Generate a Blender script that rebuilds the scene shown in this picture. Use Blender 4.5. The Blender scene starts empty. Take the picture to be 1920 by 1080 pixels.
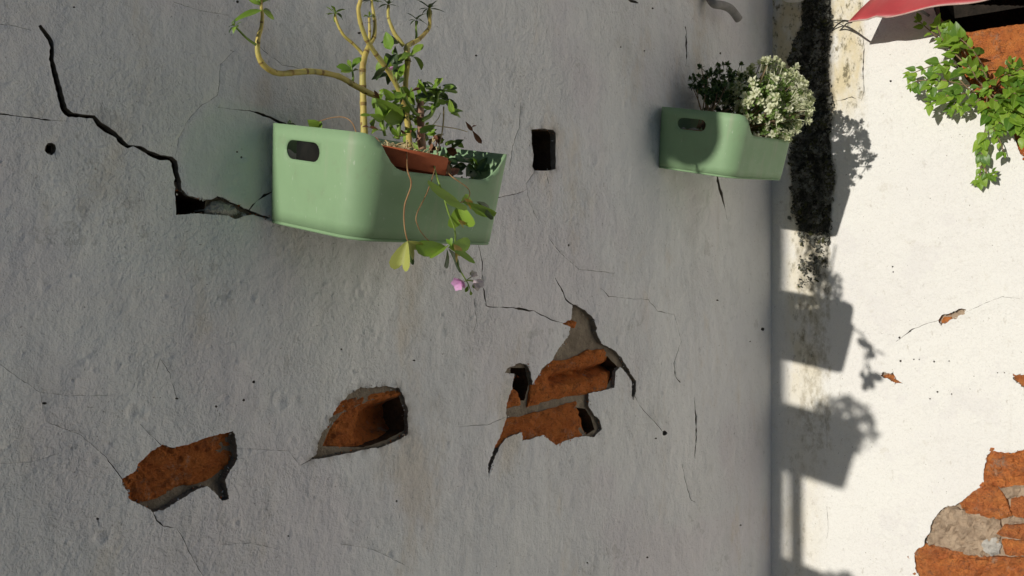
import bpy, bmesh, math, random
from mathutils import Vector, Matrix, noise
from mathutils.geometry import delaunay_2d_cdt
import numpy as np

# ------------------------------------------------------------------ scene, camera, light
scene = bpy.context.scene
COL = scene.collection
random.seed(7)
XC, FPX, YAW, PITCH, ROLL, DIST = 2.6849, 1746.28, 0.8783, 0.0218, 0.0083, 1.2
FW = Vector((math.sin(YAW)*math.cos(PITCH), math.cos(YAW)*math.cos(PITCH), math.sin(PITCH)))
RT = Vector((math.cos(YAW), -math.sin(YAW), 0)); UP = RT.cross(FW)
RT, UP = RT*math.cos(ROLL)+UP*math.sin(ROLL), UP*math.cos(ROLL)-RT*math.sin(ROLL)
CAM = Vector((-XC, -DIST, 0))
cd = bpy.data.cameras.new('camera'); cam = bpy.data.objects.new('camera', cd); COL.objects.link(cam)
M = Matrix.Identity(4)
for i in range(3):
    M[i][0], M[i][1], M[i][2], M[i][3] = RT[i], UP[i], -FW[i], CAM[i]
cam.matrix_world = M
cd.sensor_width = 36; cd.lens = 36*FPX/1920; cd.clip_start = .02; cd.clip_end = 500
scene.camera = cam

SUN_DIR = Vector((1, -0.0082, -0.150)).normalized()       # the way the light travels
sl = bpy.data.lights.new('sun', 'SUN'); sun = bpy.data.objects.new('sun', sl); COL.objects.link(sun)
sl.energy = 5.0; sl.angle = math.radians(.5); sl.color = (1, .95, .86)
sun.rotation_mode = 'QUATERNION'; sun.rotation_quaternion = SUN_DIR.to_track_quat('-Z', 'Y')
sun.location = (-6, 0, 3)
world = bpy.data.worlds.new('World'); scene.world = world; world.use_nodes = True
nt = world.node_tree; nt.nodes.clear()
wo = nt.nodes.new('ShaderNodeOutputWorld'); bg = nt.nodes.new('ShaderNodeBackground'); sky = nt.nodes.new('ShaderNodeTexSky')
sky.sky_type = 'NISHITA'; sky.sun_disc = False
sky.sun_elevation = math.asin(-SUN_DIR.z); sky.sun_rotation = math.radians(270)
sky.air_density = 1.0; sky.dust_density = .3; sky.ozone_density = 4.0
bg.inputs[1].default_value = .07
nt.links.new(sky.outputs[0], bg.inputs[0]); nt.links.new(bg.outputs[0], wo.inputs[0])
scene.view_settings.view_transform = 'Standard'; scene.view_settings.look = 'None'
scene.view_settings.exposure = -0.42; scene.view_settings.gamma = 1; scene.view_settings.use_curve_mapping = False

# ------------------------------------------------------------------ helpers: places
def ray(u): return FW + RT*((u[0]-960)/FPX) + UP*((540-u[1])/FPX)
def PL(u, y=0.0):                       # photo point on a plane parallel to the left wall
    d = ray(u); return CAM + d*((y-CAM.y)/d.y)
def PR(u, x=0.0):                       # photo point on a plane parallel to the right wall
    d = ray(u); return CAM + d*((x-CAM.x)/d.x)
def mpp(p): return (p-CAM).dot(FW)/FPX  # metres per photo pixel at a place
NL, NR = Vector((0, -1, 0)), Vector((-1, 0, 0))
def sstep(x, a, b):
    t = max(0, min(1, (x-a)/(b-a))); return t*t*(3-2*t)
def rnd(a, b): return random.uniform(a, b)

# ------------------------------------------------------------------ helpers: objects
def mesh_obj(name, me, mat, parent=None, base=None):
    o = bpy.data.objects.new(name, me); COL.objects.link(o)
    if mat is not None and not me.materials: me.materials.append(mat)
    if parent is not None:
        o.parent = parent
        if base is not None: o.matrix_parent_inverse = Matrix.Translation(-Vector(base))
    return o
def tag(o, label=None, cat=None, group=None, kind=None):
    if label: o['label'] = label
    if cat: o['category'] = cat
    if group: o['group'] = group
    if kind: o['kind'] = kind
    return o
def thing(name, label, cat, loc=(0, 0, 0), group=None):
    o = bpy.data.objects.new(name, None); COL.objects.link(o); o.location = loc; o.empty_display_size = .05
    return tag(o, label, cat, group)
def bm_mesh(bm, name, smooth=True):
    me = bpy.data.meshes.new(name)
    bmesh.ops.recalc_face_normals(bm, faces=bm.faces)
    bm.to_mesh(me); bm.free()
    if smooth: me.polygons.foreach_set('use_smooth', [True]*len(me.polygons))
    return me
def py_mesh(name, v, f, smooth=True):
    me = bpy.data.meshes.new(name); me.from_pydata([tuple(p) for p in v], [], f); me.update()
    if smooth: me.polygons.foreach_set('use_smooth', [True]*len(me.polygons))
    return me
def dup(root, loc=None, rot=None, label=None):
    r = root.copy(); COL.objects.link(r)
    if loc is not None: r.location = loc
    if rot is not None: r.rotation_euler = rot
    if label: r['label'] = label
    for ch in list(root.children):
        c = ch.copy(); COL.objects.link(c); c.parent = r; c.matrix_parent_inverse = ch.matrix_parent_inverse.copy()
        for g in list(ch.children):
            d = g.copy(); COL.objects.link(d); d.parent = c; d.matrix_parent_inverse = g.matrix_parent_inverse.copy()
    return r

def smooth_path(P, sub=5):
    P = [Vector(p) for p in P]; out = []
    Q = [P[0]*2-P[1]] + P + [P[-1]*2-P[-2]]
    for i in range(1, len(Q)-2):
        a, b, c, d = Q[i-1], Q[i], Q[i+1], Q[i+2]
        for k in range(sub):
            t = k/sub
            out.append(.5*((2*b)+(c-a)*t+(2*a-5*b+4*c-d)*t*t+(3*b-a-3*c+d)*t**3))
    out.append(P[-1]); return out
def tube_geo(P, R, n=8, sub=5, lump=0.0, cap=True):
    ctrl = len(P); pts = smooth_path(P, sub); N = len(pts)
    if not hasattr(R, '__len__'): R = [R]*ctrl
    verts, faces = [], []
    t0 = (pts[1]-pts[0]).normalized()
    a = t0.orthogonal().normalized()
    for i, p in enumerate(pts):
        t = (pts[min(i+1, N-1)]-pts[max(i-1, 0)]).normalized()
        a = (a-t*a.dot(t)).normalized(); b = t.cross(a)
        f = i/sub; k = min(int(f), ctrl-2); r = R[k]+(R[k+1]-R[k])*(f-k)
        for j in range(n):
            th = 2*math.pi*j/n
            rr = r*(1+lump*noise.noise(p*90+Vector((j, 0, 0))))
            verts.append(p+a*(math.cos(th)*rr)+b*(math.sin(th)*rr))
    for i in range(N-1):
        for j in range(n):
            faces.append((i*n+j, i*n+(j+1) % n, (i+1)*n+(j+1) % n, (i+1)*n+j))
    if cap:
        faces.append(tuple(range(n-1, -1, -1))); faces.append(tuple((N-1)*n+j for j in range(n)))
    return verts, faces
class Geo:
    def __init__(s): s.v = []; s.f = []
    def add(s, vf, m=None):
        v, f = vf; o = len(s.v)
        s.v += [m @ Vector(p) if m is not None else Vector(p) for p in v]; s.f += [tuple(i+o for i in q) for q in f]
    def mesh(s, name, smooth=True): return py_mesh(name, s.v, s.f, smooth)

# ------------------------------------------------------------------ helpers: materials
class NT:
    def __init__(s, name):
        s.m = bpy.data.materials.new(name); s.m.use_nodes = True; s.t = s.m.node_tree
        s.b = s.t.nodes['Principled BSDF']; s.out = s.t.nodes['Material Output']
        s.tc = s.t.nodes.new('ShaderNodeTexCoord')
    def n(s, kind, **kw):
        nd = s.t.nodes.new('ShaderNode'+kind)
        for k, v in kw.items(): setattr(nd, k, v)
        return nd
    def l(s, a, b): s.t.links.new(a, b)
    def noise(s, scale, detail=4, rough=.55, stretch=(1, 1, 1), off=(0, 0, 0), dist=0, src='Object'):
        mp = s.n('Mapping'); mp.inputs['Scale'].default_value = stretch; mp.inputs['Location'].default_value = off
        s.l(s.tc.outputs[src], mp.inputs['Vector'])
        nz = s.n('TexNoise'); nz.inputs['Scale'].default_value = scale; nz.inputs['Detail'].default_value = detail
        nz.inputs['Roughness'].default_value = rough; nz.inputs['Distortion'].default_value = dist
        s.l(mp.outputs[0], nz.inputs['Vector']); return nz.outputs['Fac']
    def vor(s, scale, feature='F1', stretch=(1, 1, 1), src='Object', rand=1):
        mp = s.n('Mapping'); mp.inputs['Scale'].default_value = stretch
        s.l(s.tc.outputs[src], mp.inputs['Vector'])
        v = s.n('TexVoronoi', feature=feature); v.inputs['Scale'].default_value = scale; v.inputs['Randomness'].default_value = rand
        s.l(mp.outputs[0], v.inputs['Vector']); return v.outputs['Distance']
    def ramp(s, fac, lo, hi, a=0.0, b=1.0):
        r = s.n('MapRange', interpolation_type='SMOOTHSTEP'); r.inputs[1].default_value = lo; r.inputs[2].default_value = hi
        r.inputs[3].default_value = a; r.inputs[4].default_value = b; s.l(fac, r.inputs[0]); return r.outputs[0]
    def math(s, op, a, b=None):
        m = s.n('Math', operation=op)
        for i, x in enumerate((a, b)):
            if x is None: continue
            if isinstance(x, (int, float)): m.inputs[i].default_value = x
            else: s.l(x, m.inputs[i])
        return m.outputs[0]
    def mix(s, fac, a, b, mode='MIX'):
        m = s.n('Mix', data_type='RGBA', blend_type=mode)
        for i, x in ((0, fac), (6, a), (7, b)):
            if isinstance(x, (int, float)): m.inputs[i].default_value = x
            elif isinstance(x, tuple): m.inputs[i].default_value = (*x, 1) if len(x) == 3 else x
            else: s.l(x, m.inputs[i])
        return m.outputs[2]
    def attr(s, name): return s.n('Attribute', attribute_name=name).outputs['Fac']
    def bump(s, h, dist, strength=1.0, prev=None):
        b = s.n('Bump'); b.inputs['Distance'].default_value = dist; b.inputs['Strength'].default_value = strength
        s.l(h, b.inputs['Height'])
        if prev is not None: s.l(prev, b.inputs['Normal'])
        return b.outputs[0]
    def done(s, col=None, rough=.9, spec=.3, nor=None):
        if isinstance(col, tuple): s.b.inputs['Base Color'].default_value = (*col, 1)
        elif col is not None: s.l(col, s.b.inputs['Base Color'])
        if isinstance(rough, (int, float)): s.b.inputs['Roughness'].default_value = rough
        else: s.l(rough, s.b.inputs['Roughness'])
        s.b.inputs['Specular IOR Level'].default_value = spec
        if nor is not None: s.l(nor, s.b.inputs['Normal'])
        return s.m

def m_grey_plaster():
    s = NT('grey_plaster')
    big = s.noise(2.6, 3, .5); mid = s.noise(9, 5, .6, off=(3, 1, 2)); fine = s.noise(70, 4, .6)
    c = s.mix(s.ramp(big, .35, .65), (.79, .785, .77), (.735, .73, .73))
    c = s.mix(s.ramp(s.noise(3.4, 2, .5, off=(9, 4, 1)), .50, .68, 0, .7), c, (.73, .69, .705))
    c = s.mix(s.ramp(mid, .52, .76, 0, .55), c, (.58, .57, .55))
    c = s.mix(s.ramp(s.noise(5, 6, .65, stretch=(1, 1, .45), off=(7, 3, 1)), .54, .68, 0, .6), c, (.66, .585, .49))
    # old coats showing: hard edged flaked patches
    c = s.mix(s.ramp(s.noise(6.5, 8, .72, off=(2, 8, 6)), .605, .625, 0, .35), c, (.80, .80, .79))
    c = s.mix(s.ramp(s.noise(7.5, 8, .75, off=(5, 1, 9)), .625, .64, 0, .45), c, (.50, .485, .46))
    # rain streaks
    c = s.mix(s.ramp(s.noise(24, 4, .6, stretch=(1, 1, .06), off=(1, 1, 4)), .56, .74, 0, .20), c, (.52, .475, .41))
    c = s.mix(s.ramp(fine, .58, .78, 0, .42), c, (.44, .425, .40))
    c = s.mix(s.ramp(s.noise(160, 3, .6), .66, .75, 0, .75), c, (.24, .22, .20))
    c = s.mix(s.math('MULTIPLY', s.attr('repair_bounce'), s.ramp(s.noise(16, 6, .7, off=(2, 6, 1)), .25, .6, .2, .75)), c, (.68, .73, .67))  # smoother repair patch; its green tint also holds the planter's bounce light
    c = s.mix(s.attr('rim_tone'), c, (.20, .165, .13))
    patch = s.math('MULTIPLY', s.ramp(s.noise(3.8, 3, .5, off=(4, 2, 7)), .40, .62, .28, 1), s.math('SUBTRACT', 1, s.math('MULTIPLY', s.attr('repair_bounce'), .8)))
    h0 = s.noise(7, 5, .55, off=(3, 3, 3)); h1 = s.noise(24, 6, .62, stretch=(1, 1, .85))
    h2 = s.noise(135, 4, .62, stretch=(1.05, 1, .92), off=(1, 2, 3), dist=.25)
    h3 = s.noise(430, 2, .55); h4 = s.noise(34, 3, .5, stretch=(2.2, 1, .35), off=(6, 6, 2))
    pit = s.ramp(s.vor(46), .0, .16)
    n = s.bump(h0, .014, .7); n = s.bump(h1, .010, .85, n); n = s.bump(s.ramp(h4, .5, .62), .0010, .10, n)
    b = s.n('Bump'); b.inputs['Distance'].default_value = .0043; s.l(h2, b.inputs['Height']); s.l(patch, b.inputs['Strength']); s.l(n, b.inputs['Normal']); n = b.outputs[0]
    n = s.bump(h3, .0013, .7, n); n = s.bump(pit, .0018, .4, n)
    return s.done(c, .92, .2, n)
def m_white_plaster():
    s = NT('white_plaster')
    c = s.mix(s.ramp(s.noise(2.2, 3, .5), .35, .65), (.745, .735, .70), (.72, .705, .68))
    c = s.mix(s.ramp(s.noise(10, 6, .65, off=(2, 5, 1)), .55, .8, 0, .55), c, (.63, .61, .57))
    c = s.mix(s.ramp(s.noise(46, 4, .65, stretch=(1, 1, .55), off=(4, 4, 1)), .635, .73, 0, .55), c, (.42, .385, .33))
    c = s.mix(s.ramp(s.noise(150, 2, .5, off=(8, 1, 1)), .715, .77, 0, .8), c, (.22, .20, .16))
    c = s.mix(s.ramp(s.noise(5.5, 8, .72, off=(7, 8, 6)), .56, .63, 0, .5), c, (.675, .655, .645))
    c = s.mix(s.ramp(s.noise(19, 7, .75, off=(3, 2, 6)), .58, .68, 0, .5), c, (.60, .57, .51))
    c = s.mix(s.ramp(s.noise(11, 6, .7, stretch=(1, 1, .12), off=(3, 6, 1)), .60, .74, 0, .35), c, (.56, .51, .43))
    c = s.mix(s.ramp(s.noise(260, 3, .6, off=(1, 2, 9)), .50, .72, 0, .35), c, (.52, .50, .46))
    # damp yellow band and dark lichen stain, each with its own outline on the wall
    yl = s.math('MULTIPLY', s.attr('damp'), s.ramp(s.noise(14, 5, .65, stretch=(1, 1, .5)), .28, .62))
    c = s.mix(yl, c, (.62, .54, .36))
    sp = s.math('MULTIPLY', s.attr('damp'), s.ramp(s.noise(55, 5, .7, stretch=(1, 1, .6), off=(3, 3, 3)), .52, .66))
    c = s.mix(sp, c, (.20, .175, .11))
    st = s.math('ADD', s.attr('lichen'), s.math('MULTIPLY', s.math('SUBTRACT', s.noise(38, 5, .7, stretch=(1, 1, .7)), .5), 1.7))
    c = s.mix(s.math('MULTIPLY', s.ramp(st, .05, .5, 0, .6), s.ramp(s.attr('lichen'), .03, .22)), c, (.30, .26, .18))
    c = s.mix(s.ramp(st, .40, .72), c, s.mix(s.ramp(s.noise(60, 4, .7, off=(3, 9, 1)), .4, .65), (.035, .033, .024), (.13, .125, .10)))
    h1 = s.noise(17, 6, .62); h2 = s.noise(95, 4, .65, off=(1, 2, 3))
    n = s.bump(h1, .014, .8); n = s.bump(h2, .004, .8, n)
    n = s.bump(s.ramp(s.vor(33, rand=1), .0, .12), .001, .3, n)
    return s.done(c, .9, .2, n)
def m_mortar(name, a, b):
    s = NT(name)
    c = s.mix(s.ramp(s.noise(30, 6, .7), .35, .65), a, b)
    c = s.mix(s.ramp(s.noise(120, 4, .6, off=(2, 2, 2)), .55, .75, 0, .7), c, tuple(x*.45 for x in a))
    n = s.bump(s.noise(55, 6, .7), .012, .8); n = s.bump(s.noise(240, 3, .6), .002, .8, n)
    return s.done(c, .95, .15, n)
def m_brick(name, a, b, dark, pale=(.46, .38, .29)):
    s = NT(name)
    oi = s.n('ObjectInfo')
    c = s.mix(s.ramp(s.noise(20, 6, .70, stretch=(1, 1, 1.9)), .36, .64), a, b)
    c = s.mix(s.math('MULTIPLY', oi.outputs['Random'], .35), c, dark)
    c = s.mix(s.ramp(s.noise(34, 7, .75, off=(5, 1, 2), stretch=(1, 1, 1.5)), .50, .66, 0, .85), c, dark)
    c = s.mix(s.ramp(s.noise(17, 7, .75, off=(1, 7, 2)), .55, .70, 0, .75), c, pale)
    c = s.mix(s.ramp(s.noise(120, 4, .7, off=(3, 3, 7)), .56, .70, 0, .7), c, tuple(x*.42 for x in dark))
    c = s.mix(s.ramp(s.noise(13, 5, .7, off=(8, 2, 4)), .60, .70, 0, .5), c, (.16, .13, .10))
    n = s.bump(s.noise(38, 7, .75, stretch=(1, 1, 1.7)), .030, 1.0); n = s.bump(s.noise(190, 4, .7), .006, 1.0, n)
    return s.done(c, .95, .15, n)
def m_plastic(name, col):
    s = NT(name)
    c = s.mix(s.ramp(s.noise(12, 5, .6), .45, .75, 0, .35), col, tuple(x*.82 for x in col))
    c = s.mix(s.ramp(s.noise(170, 3, .6, stretch=(1, 1, .35)), .66, .74, 0, .35), c, (.5, .55, .45))
    c = s.mix(s.ramp(s.noise(26, 6, .7, off=(4, 4, 1)), .56, .74, 0, .35), c, (.20, .21, .14))
    c = s.mix(s.ramp(s.noise(40, 5, .65, stretch=(1, 1, .08), off=(2, 2, 1)), .56, .72, 0, .40), c, (.32, .33, .24))
    c = s.mix(s.ramp(s.noise(240, 3, .7, off=(6, 1, 1)), .70, .76, 0, .5), c, (.16, .15, .10))
    r = s.ramp(s.noise(30, 4, .6), .3, .7, .50, .68)
    n = s.bump(s.noise(600, 2, .5), .0003, .4)
    return s.done(c, r, .4, n)
def m_leaf(name, a, b, trans=.3, rough=.45, vein=None):
    s = NT(name)
    oi = s.n('ObjectInfo')
    c = s.mix(oi.outputs['Random'], a, b)
    c = s.mix(s.ramp(s.noise(160, 3, .6, src='Generated'), .4, .7, 0, .4), c, tuple(x*.6 for x in a))
    c = s.mix(s.ramp(s.noise(4.5, 4, .6, src='Generated', off=(2, 1, 0)), .60, .72, 0, .45), c, (.30, .27, .08))
    if vein:
        sx = s.n('SeparateXYZ'); s.l(s.tc.outputs['Generated'], sx.inputs[0])
        ax = s.math('ABSOLUTE', s.math('SUBTRACT', sx.outputs[0], .5))
        w = s.n('TexWave'); w.inputs['Scale'].default_value = 3.2; w.inputs['Distortion'].default_value = 1.5
        mp = s.n('Mapping'); s.l(s.tc.outputs['Generated'], mp.inputs[0])
        cm = s.n('CombineXYZ'); s.l(s.math('SUBTRACT', sx.outputs[1], ax), cm.inputs[0]); s.l(cm.outputs[0], w.inputs['Vector'])
        c = s.mix(s.ramp(w.outputs['Fac'], .80, .98, 0, .25), c, vein)
        c = s.mix(s.ramp(ax, .0, .05, .6, 0), c, vein)
    s.done(c, rough, .4)
    t = s.n('BsdfTranslucent'); s.l(s.mix(.35, c, (.35, .5, .02)), t.inputs[0])
    mx = s.n('MixShader'); mx.inputs[0].default_value = trans
    s.l(s.b.outputs[0], mx.inputs[1]); s.l(t.outputs[0], mx.inputs[2]); s.l(mx.outputs[0], s.out.inputs[0])
    return s.m
def m_simple(name, a, b, scale=30, rough=.7, spec=.3, bd=.002, stretch=(1, 1, 1), metal=0):
    s = NT(name)
    c = s.mix(s.ramp(s.noise(scale, 5, .65, stretch=stretch), .38, .66), a, b)
    n = s.bump(s.noise(scale*3, 4, .6, stretch=stretch), bd, .7)
    s.b.inputs['Metallic'].default_value = metal
    return s.done(c, rough, spec, n)
def m_stem():
    s = NT('yellow_succulent_bark')
    c = s.mix(s.ramp(s.noise(22, 4, .6), .35, .65), (.50, .39, .10), (.40, .36, .10))
    c = s.mix(s.ramp(s.noise(60, 4, .6, stretch=(1, 1, .4), off=(1, 5, 3)), .55, .70, 0, .6), c, (.27, .15, .05))
    c = s.mix(s.ramp(s.noise(38, 3, .5, off=(6, 5, 3)), .62, .70, 0, .75), c, (.16, .13, .05))
    n = s.bump(s.noise(120, 4, .6), .0012, .7)
    return s.done(c, .55, .35, n)

MAT = dict(
    grey=m_grey_plaster(), white=m_white_plaster(),
    core=m_mortar('old_mortar', (.33, .27, .20), (.22, .175, .13)),
    corer=m_mortar('pale_mortar', (.46, .35, .25), (.33, .245, .175)),
    edgeraw=m_mortar('shade_raw_plaster', (.26, .23, .195), (.17, .15, .125)),  # raw plaster, toned down so crack and break sides read as shade
    void_shade=m_mortar('void_shade_masonry', (.035, .028, .022), (.02, .017, .014)),  # masonry kept near black, the awning's shade put into the colour
    hollow=m_mortar('shade_brown_rubble', (.10, .06, .035), (.06, .04, .025)),  # brown rubble, darkened to carry the shade inside holes and cracks
    stone=m_mortar('rubble_stone', (.56, .53, .48), (.36, .34, .31)),
    brick=m_brick('shaded_wall_brick', (.86, .28, .07), (.70, .20, .05), (.38, .12, .045)),
    brickr=m_brick('white_wall_brick', (.84, .30, .085), (.68, .21, .065), (.42, .17, .085)),
    green=m_plastic('sage_green_plastic', (.218, .342, .188)),
    terra=m_simple('terracotta', (.42, .11, .045), (.33, .085, .035), 25, .8, .2, .001),
    soil=m_simple('dry_soil', (.16, .10, .055), (.07, .045, .028), 60, .95, .1, .008),
    bark=m_stem(),
    scar=m_simple('leaf_scar', (.26, .17, .05), (.15, .10, .04), 80, .7, .3, .001),
    gstem=m_simple('green_stem', (.20, .30, .05), (.14, .22, .04), 60, .5, .35, .0006),
    stub=m_simple('pinkish_stub', (.33, .20, .13), (.22, .12, .08), 50, .7, .3, .001),
    runner=m_simple('brown_runner', (.34, .20, .09), (.24, .12, .05), 60, .6, .3, .0004),
    straw=m_simple('straw', (.50, .42, .24), (.36, .27, .13), 60, .7, .3, .0004),
    succ=m_leaf('succulent_leaf', (.15, .27, .035), (.26, .38, .06), .2, .4),
    sdark=m_leaf('dark_leaf', (.030, .060, .022), (.05, .085, .03), .12, .4),
    oxal=m_leaf('clover_leaf', (.19, .35, .035), (.28, .43, .06), .38, .5),
    oxye=m_leaf('fading_clover_leaf', (.42, .46, .12), (.50, .46, .14), .35, .55),
    oxor=m_leaf('rusty_clover_leaf', (.50, .27, .06), (.42, .30, .08), .3, .6),
    dry=m_simple('dry_leaf', (.26, .12, .07), (.16, .07, .045), 60, .8, .2, .0006),
    petal=m_leaf('pink_petal', (.78, .36, .74), (.74, .40, .70), .3, .6),
    petalw=m_leaf('pale_petal', (.86, .70, .80), (.84, .74, .80), .3, .6),
    pale=m_leaf('cream_edged_leaf', (.64, .67, .42), (.80, .80, .62), .25, .5),
    mid=m_leaf('mid_green_leaf', (.13, .22, .05), (.22, .32, .09), .25, .5),
    boxw=m_leaf('small_dark_leaf', (.04, .085, .025), (.065, .125, .04), .12, .4),
    vivid=m_leaf('bright_leaf', (.15, .30, .022), (.30, .45, .05), .36, .42, (.34, .46, .14)),
    vividd=m_leaf('older_leaf', (.065, .17, .02), (.13, .25, .03), .3, .4, (.24, .36, .10)),
    twig=m_simple('twig', (.24, .17, .10), (.15, .10, .06), 50, .8, .2, .001),
    moss=m_simple('dark_moss', (.022, .022, .017), (.12, .12, .105), 48, .95, .1, .004),
    mossg=m_simple('grey_lichen', (.20, .20, .175), (.12, .12, .10), 90, .95, .1, .004), mosso=m_simple('olive_moss', (.085, .085, .035), (.05, .052, .028), 90, .95, .1, .004),
    red=m_simple('red_sheet_metal', (.43, .055, .06), (.36, .042, .048), 14, .45, .5, .0006),
    edge=m_simple('weathered_hem', (.52, .36, .32), (.40, .25, .22), 40, .7, .3, .0005),
    pipe=m_simple('grey_pvc', (.27, .26, .25), (.20, .19, .18), 30, .6, .3, .0006),
    lamp=m_simple('white_enamel', (.72, .71, .68), (.66, .65, .62), 20, .35, .5, .0003),
    cable=m_simple('black_cable', (.02, .02, .02), (.035, .033, .03), 40, .5, .4, .0002),
    wood=m_simple('painted_board', (.30, .26, .20), (.22, .19, .15), 14, .7, .3, .001, (4, 4, .5)),
    pave=m_simple('concrete_paving', (.33, .31, .28), (.26, .245, .22), 6, .9, .2, .004),
)

# ------------------------------------------------------------------ pierced wall sheets
def inside(px, py, poly):
    r = np.zeros(len(px), bool); n = len(poly)
    for i in range(n):
        x1, y1 = poly[i]; x2, y2 = poly[(i+1) % n]
        if y1 == y2: continue
        c = ((y1 > py) != (y2 > py)) & (px < (x2-x1)*(py-y1)/(y2-y1)+x1)
        r ^= c
    return r
def ragged(poly, step=4.0, amp=1.3, seed=0):
    out = []; n = len(poly)
    for i in range(n):
        a, b = poly[i], poly[(i+1) % n]; d = math.hypot(b[0]-a[0], b[1]-a[1]); k = max(1, int(d/step))
        for j in range(k):
            t = j/k; x, y = a[0]+(b[0]-a[0])*t, a[1]+(b[1]-a[1])*t
            q = Vector((x*.16+seed*3.1, y*.16, seed)); q2 = q*2.9
            w = 1 if j else .4
            out.append((x+w*amp*(noise.noise(q)+.6*noise.noise(q2)), y+w*amp*(noise.noise(q+Vector((9, 9, 9)))+.6*noise.noise(q2+Vector((5, 0, 0))))))
    return out
def ribbon(pts, amp=.8, seed=0):
    pts = [(x, y, w*.42 if w < 1.7 else (w*.62 if w < 3.6 else w)) for x, y, w in pts]
    # pts: (x, y, width) in photo pixels
    P = []
    for i in range(len(pts)-1):
        a, b = pts[i], pts[i+1]; d = math.hypot(b[0]-a[0], b[1]-a[1]); k = max(1, int(d/6))
        for j in range(k):
            t = j/k; q = Vector(((a[0]+(b[0]-a[0])*t)*.16, (a[1]+(b[1]-a[1])*t)*.16, seed+.5))
            P.append((a[0]+(b[0]-a[0])*t+amp*noise.noise(q)*1.6, a[1]+(b[1]-a[1])*t+amp*noise.noise(q+Vector((7, 3, 1)))*1.6,
                      (a[2]+(b[2]-a[2])*t)*max(.12, 1+(.45 if a[2] > 2.2 else 1.5)*noise.noise(q*2.5))))
    P.append(pts[-1]); L, R = [], []
    for i, p in enumerate(P):
        a, b = P[max(i-1, 0)], P[min(i+1, len(P)-1)]
        dx, dy = b[0]-a[0], b[1]-a[1]; m = math.hypot(dx, dy) or 1
        nx, ny = -dy/m*p[2]/2, dx/m*p[2]/2
        L.append((p[0]+nx, p[1]+ny)); R.append((p[0]-nx, p[1]-ny))
    return L+R[::-1]
def blob(x, y, r, n=11, seed=0, ry=None):
    return [(x+r*(1+.3*noise.noise(Vector((math.cos(a)*1.3+seed*5, math.sin(a)*1.3, seed))))*math.cos(a),
             y+(ry or r)*(1+.3*noise.noise(Vector((math.cos(a)*1.3+seed*5, math.sin(a)*1.3, seed))))*math.sin(a))
            for a in (2*math.pi*i/n for i in range(n))]

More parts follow.
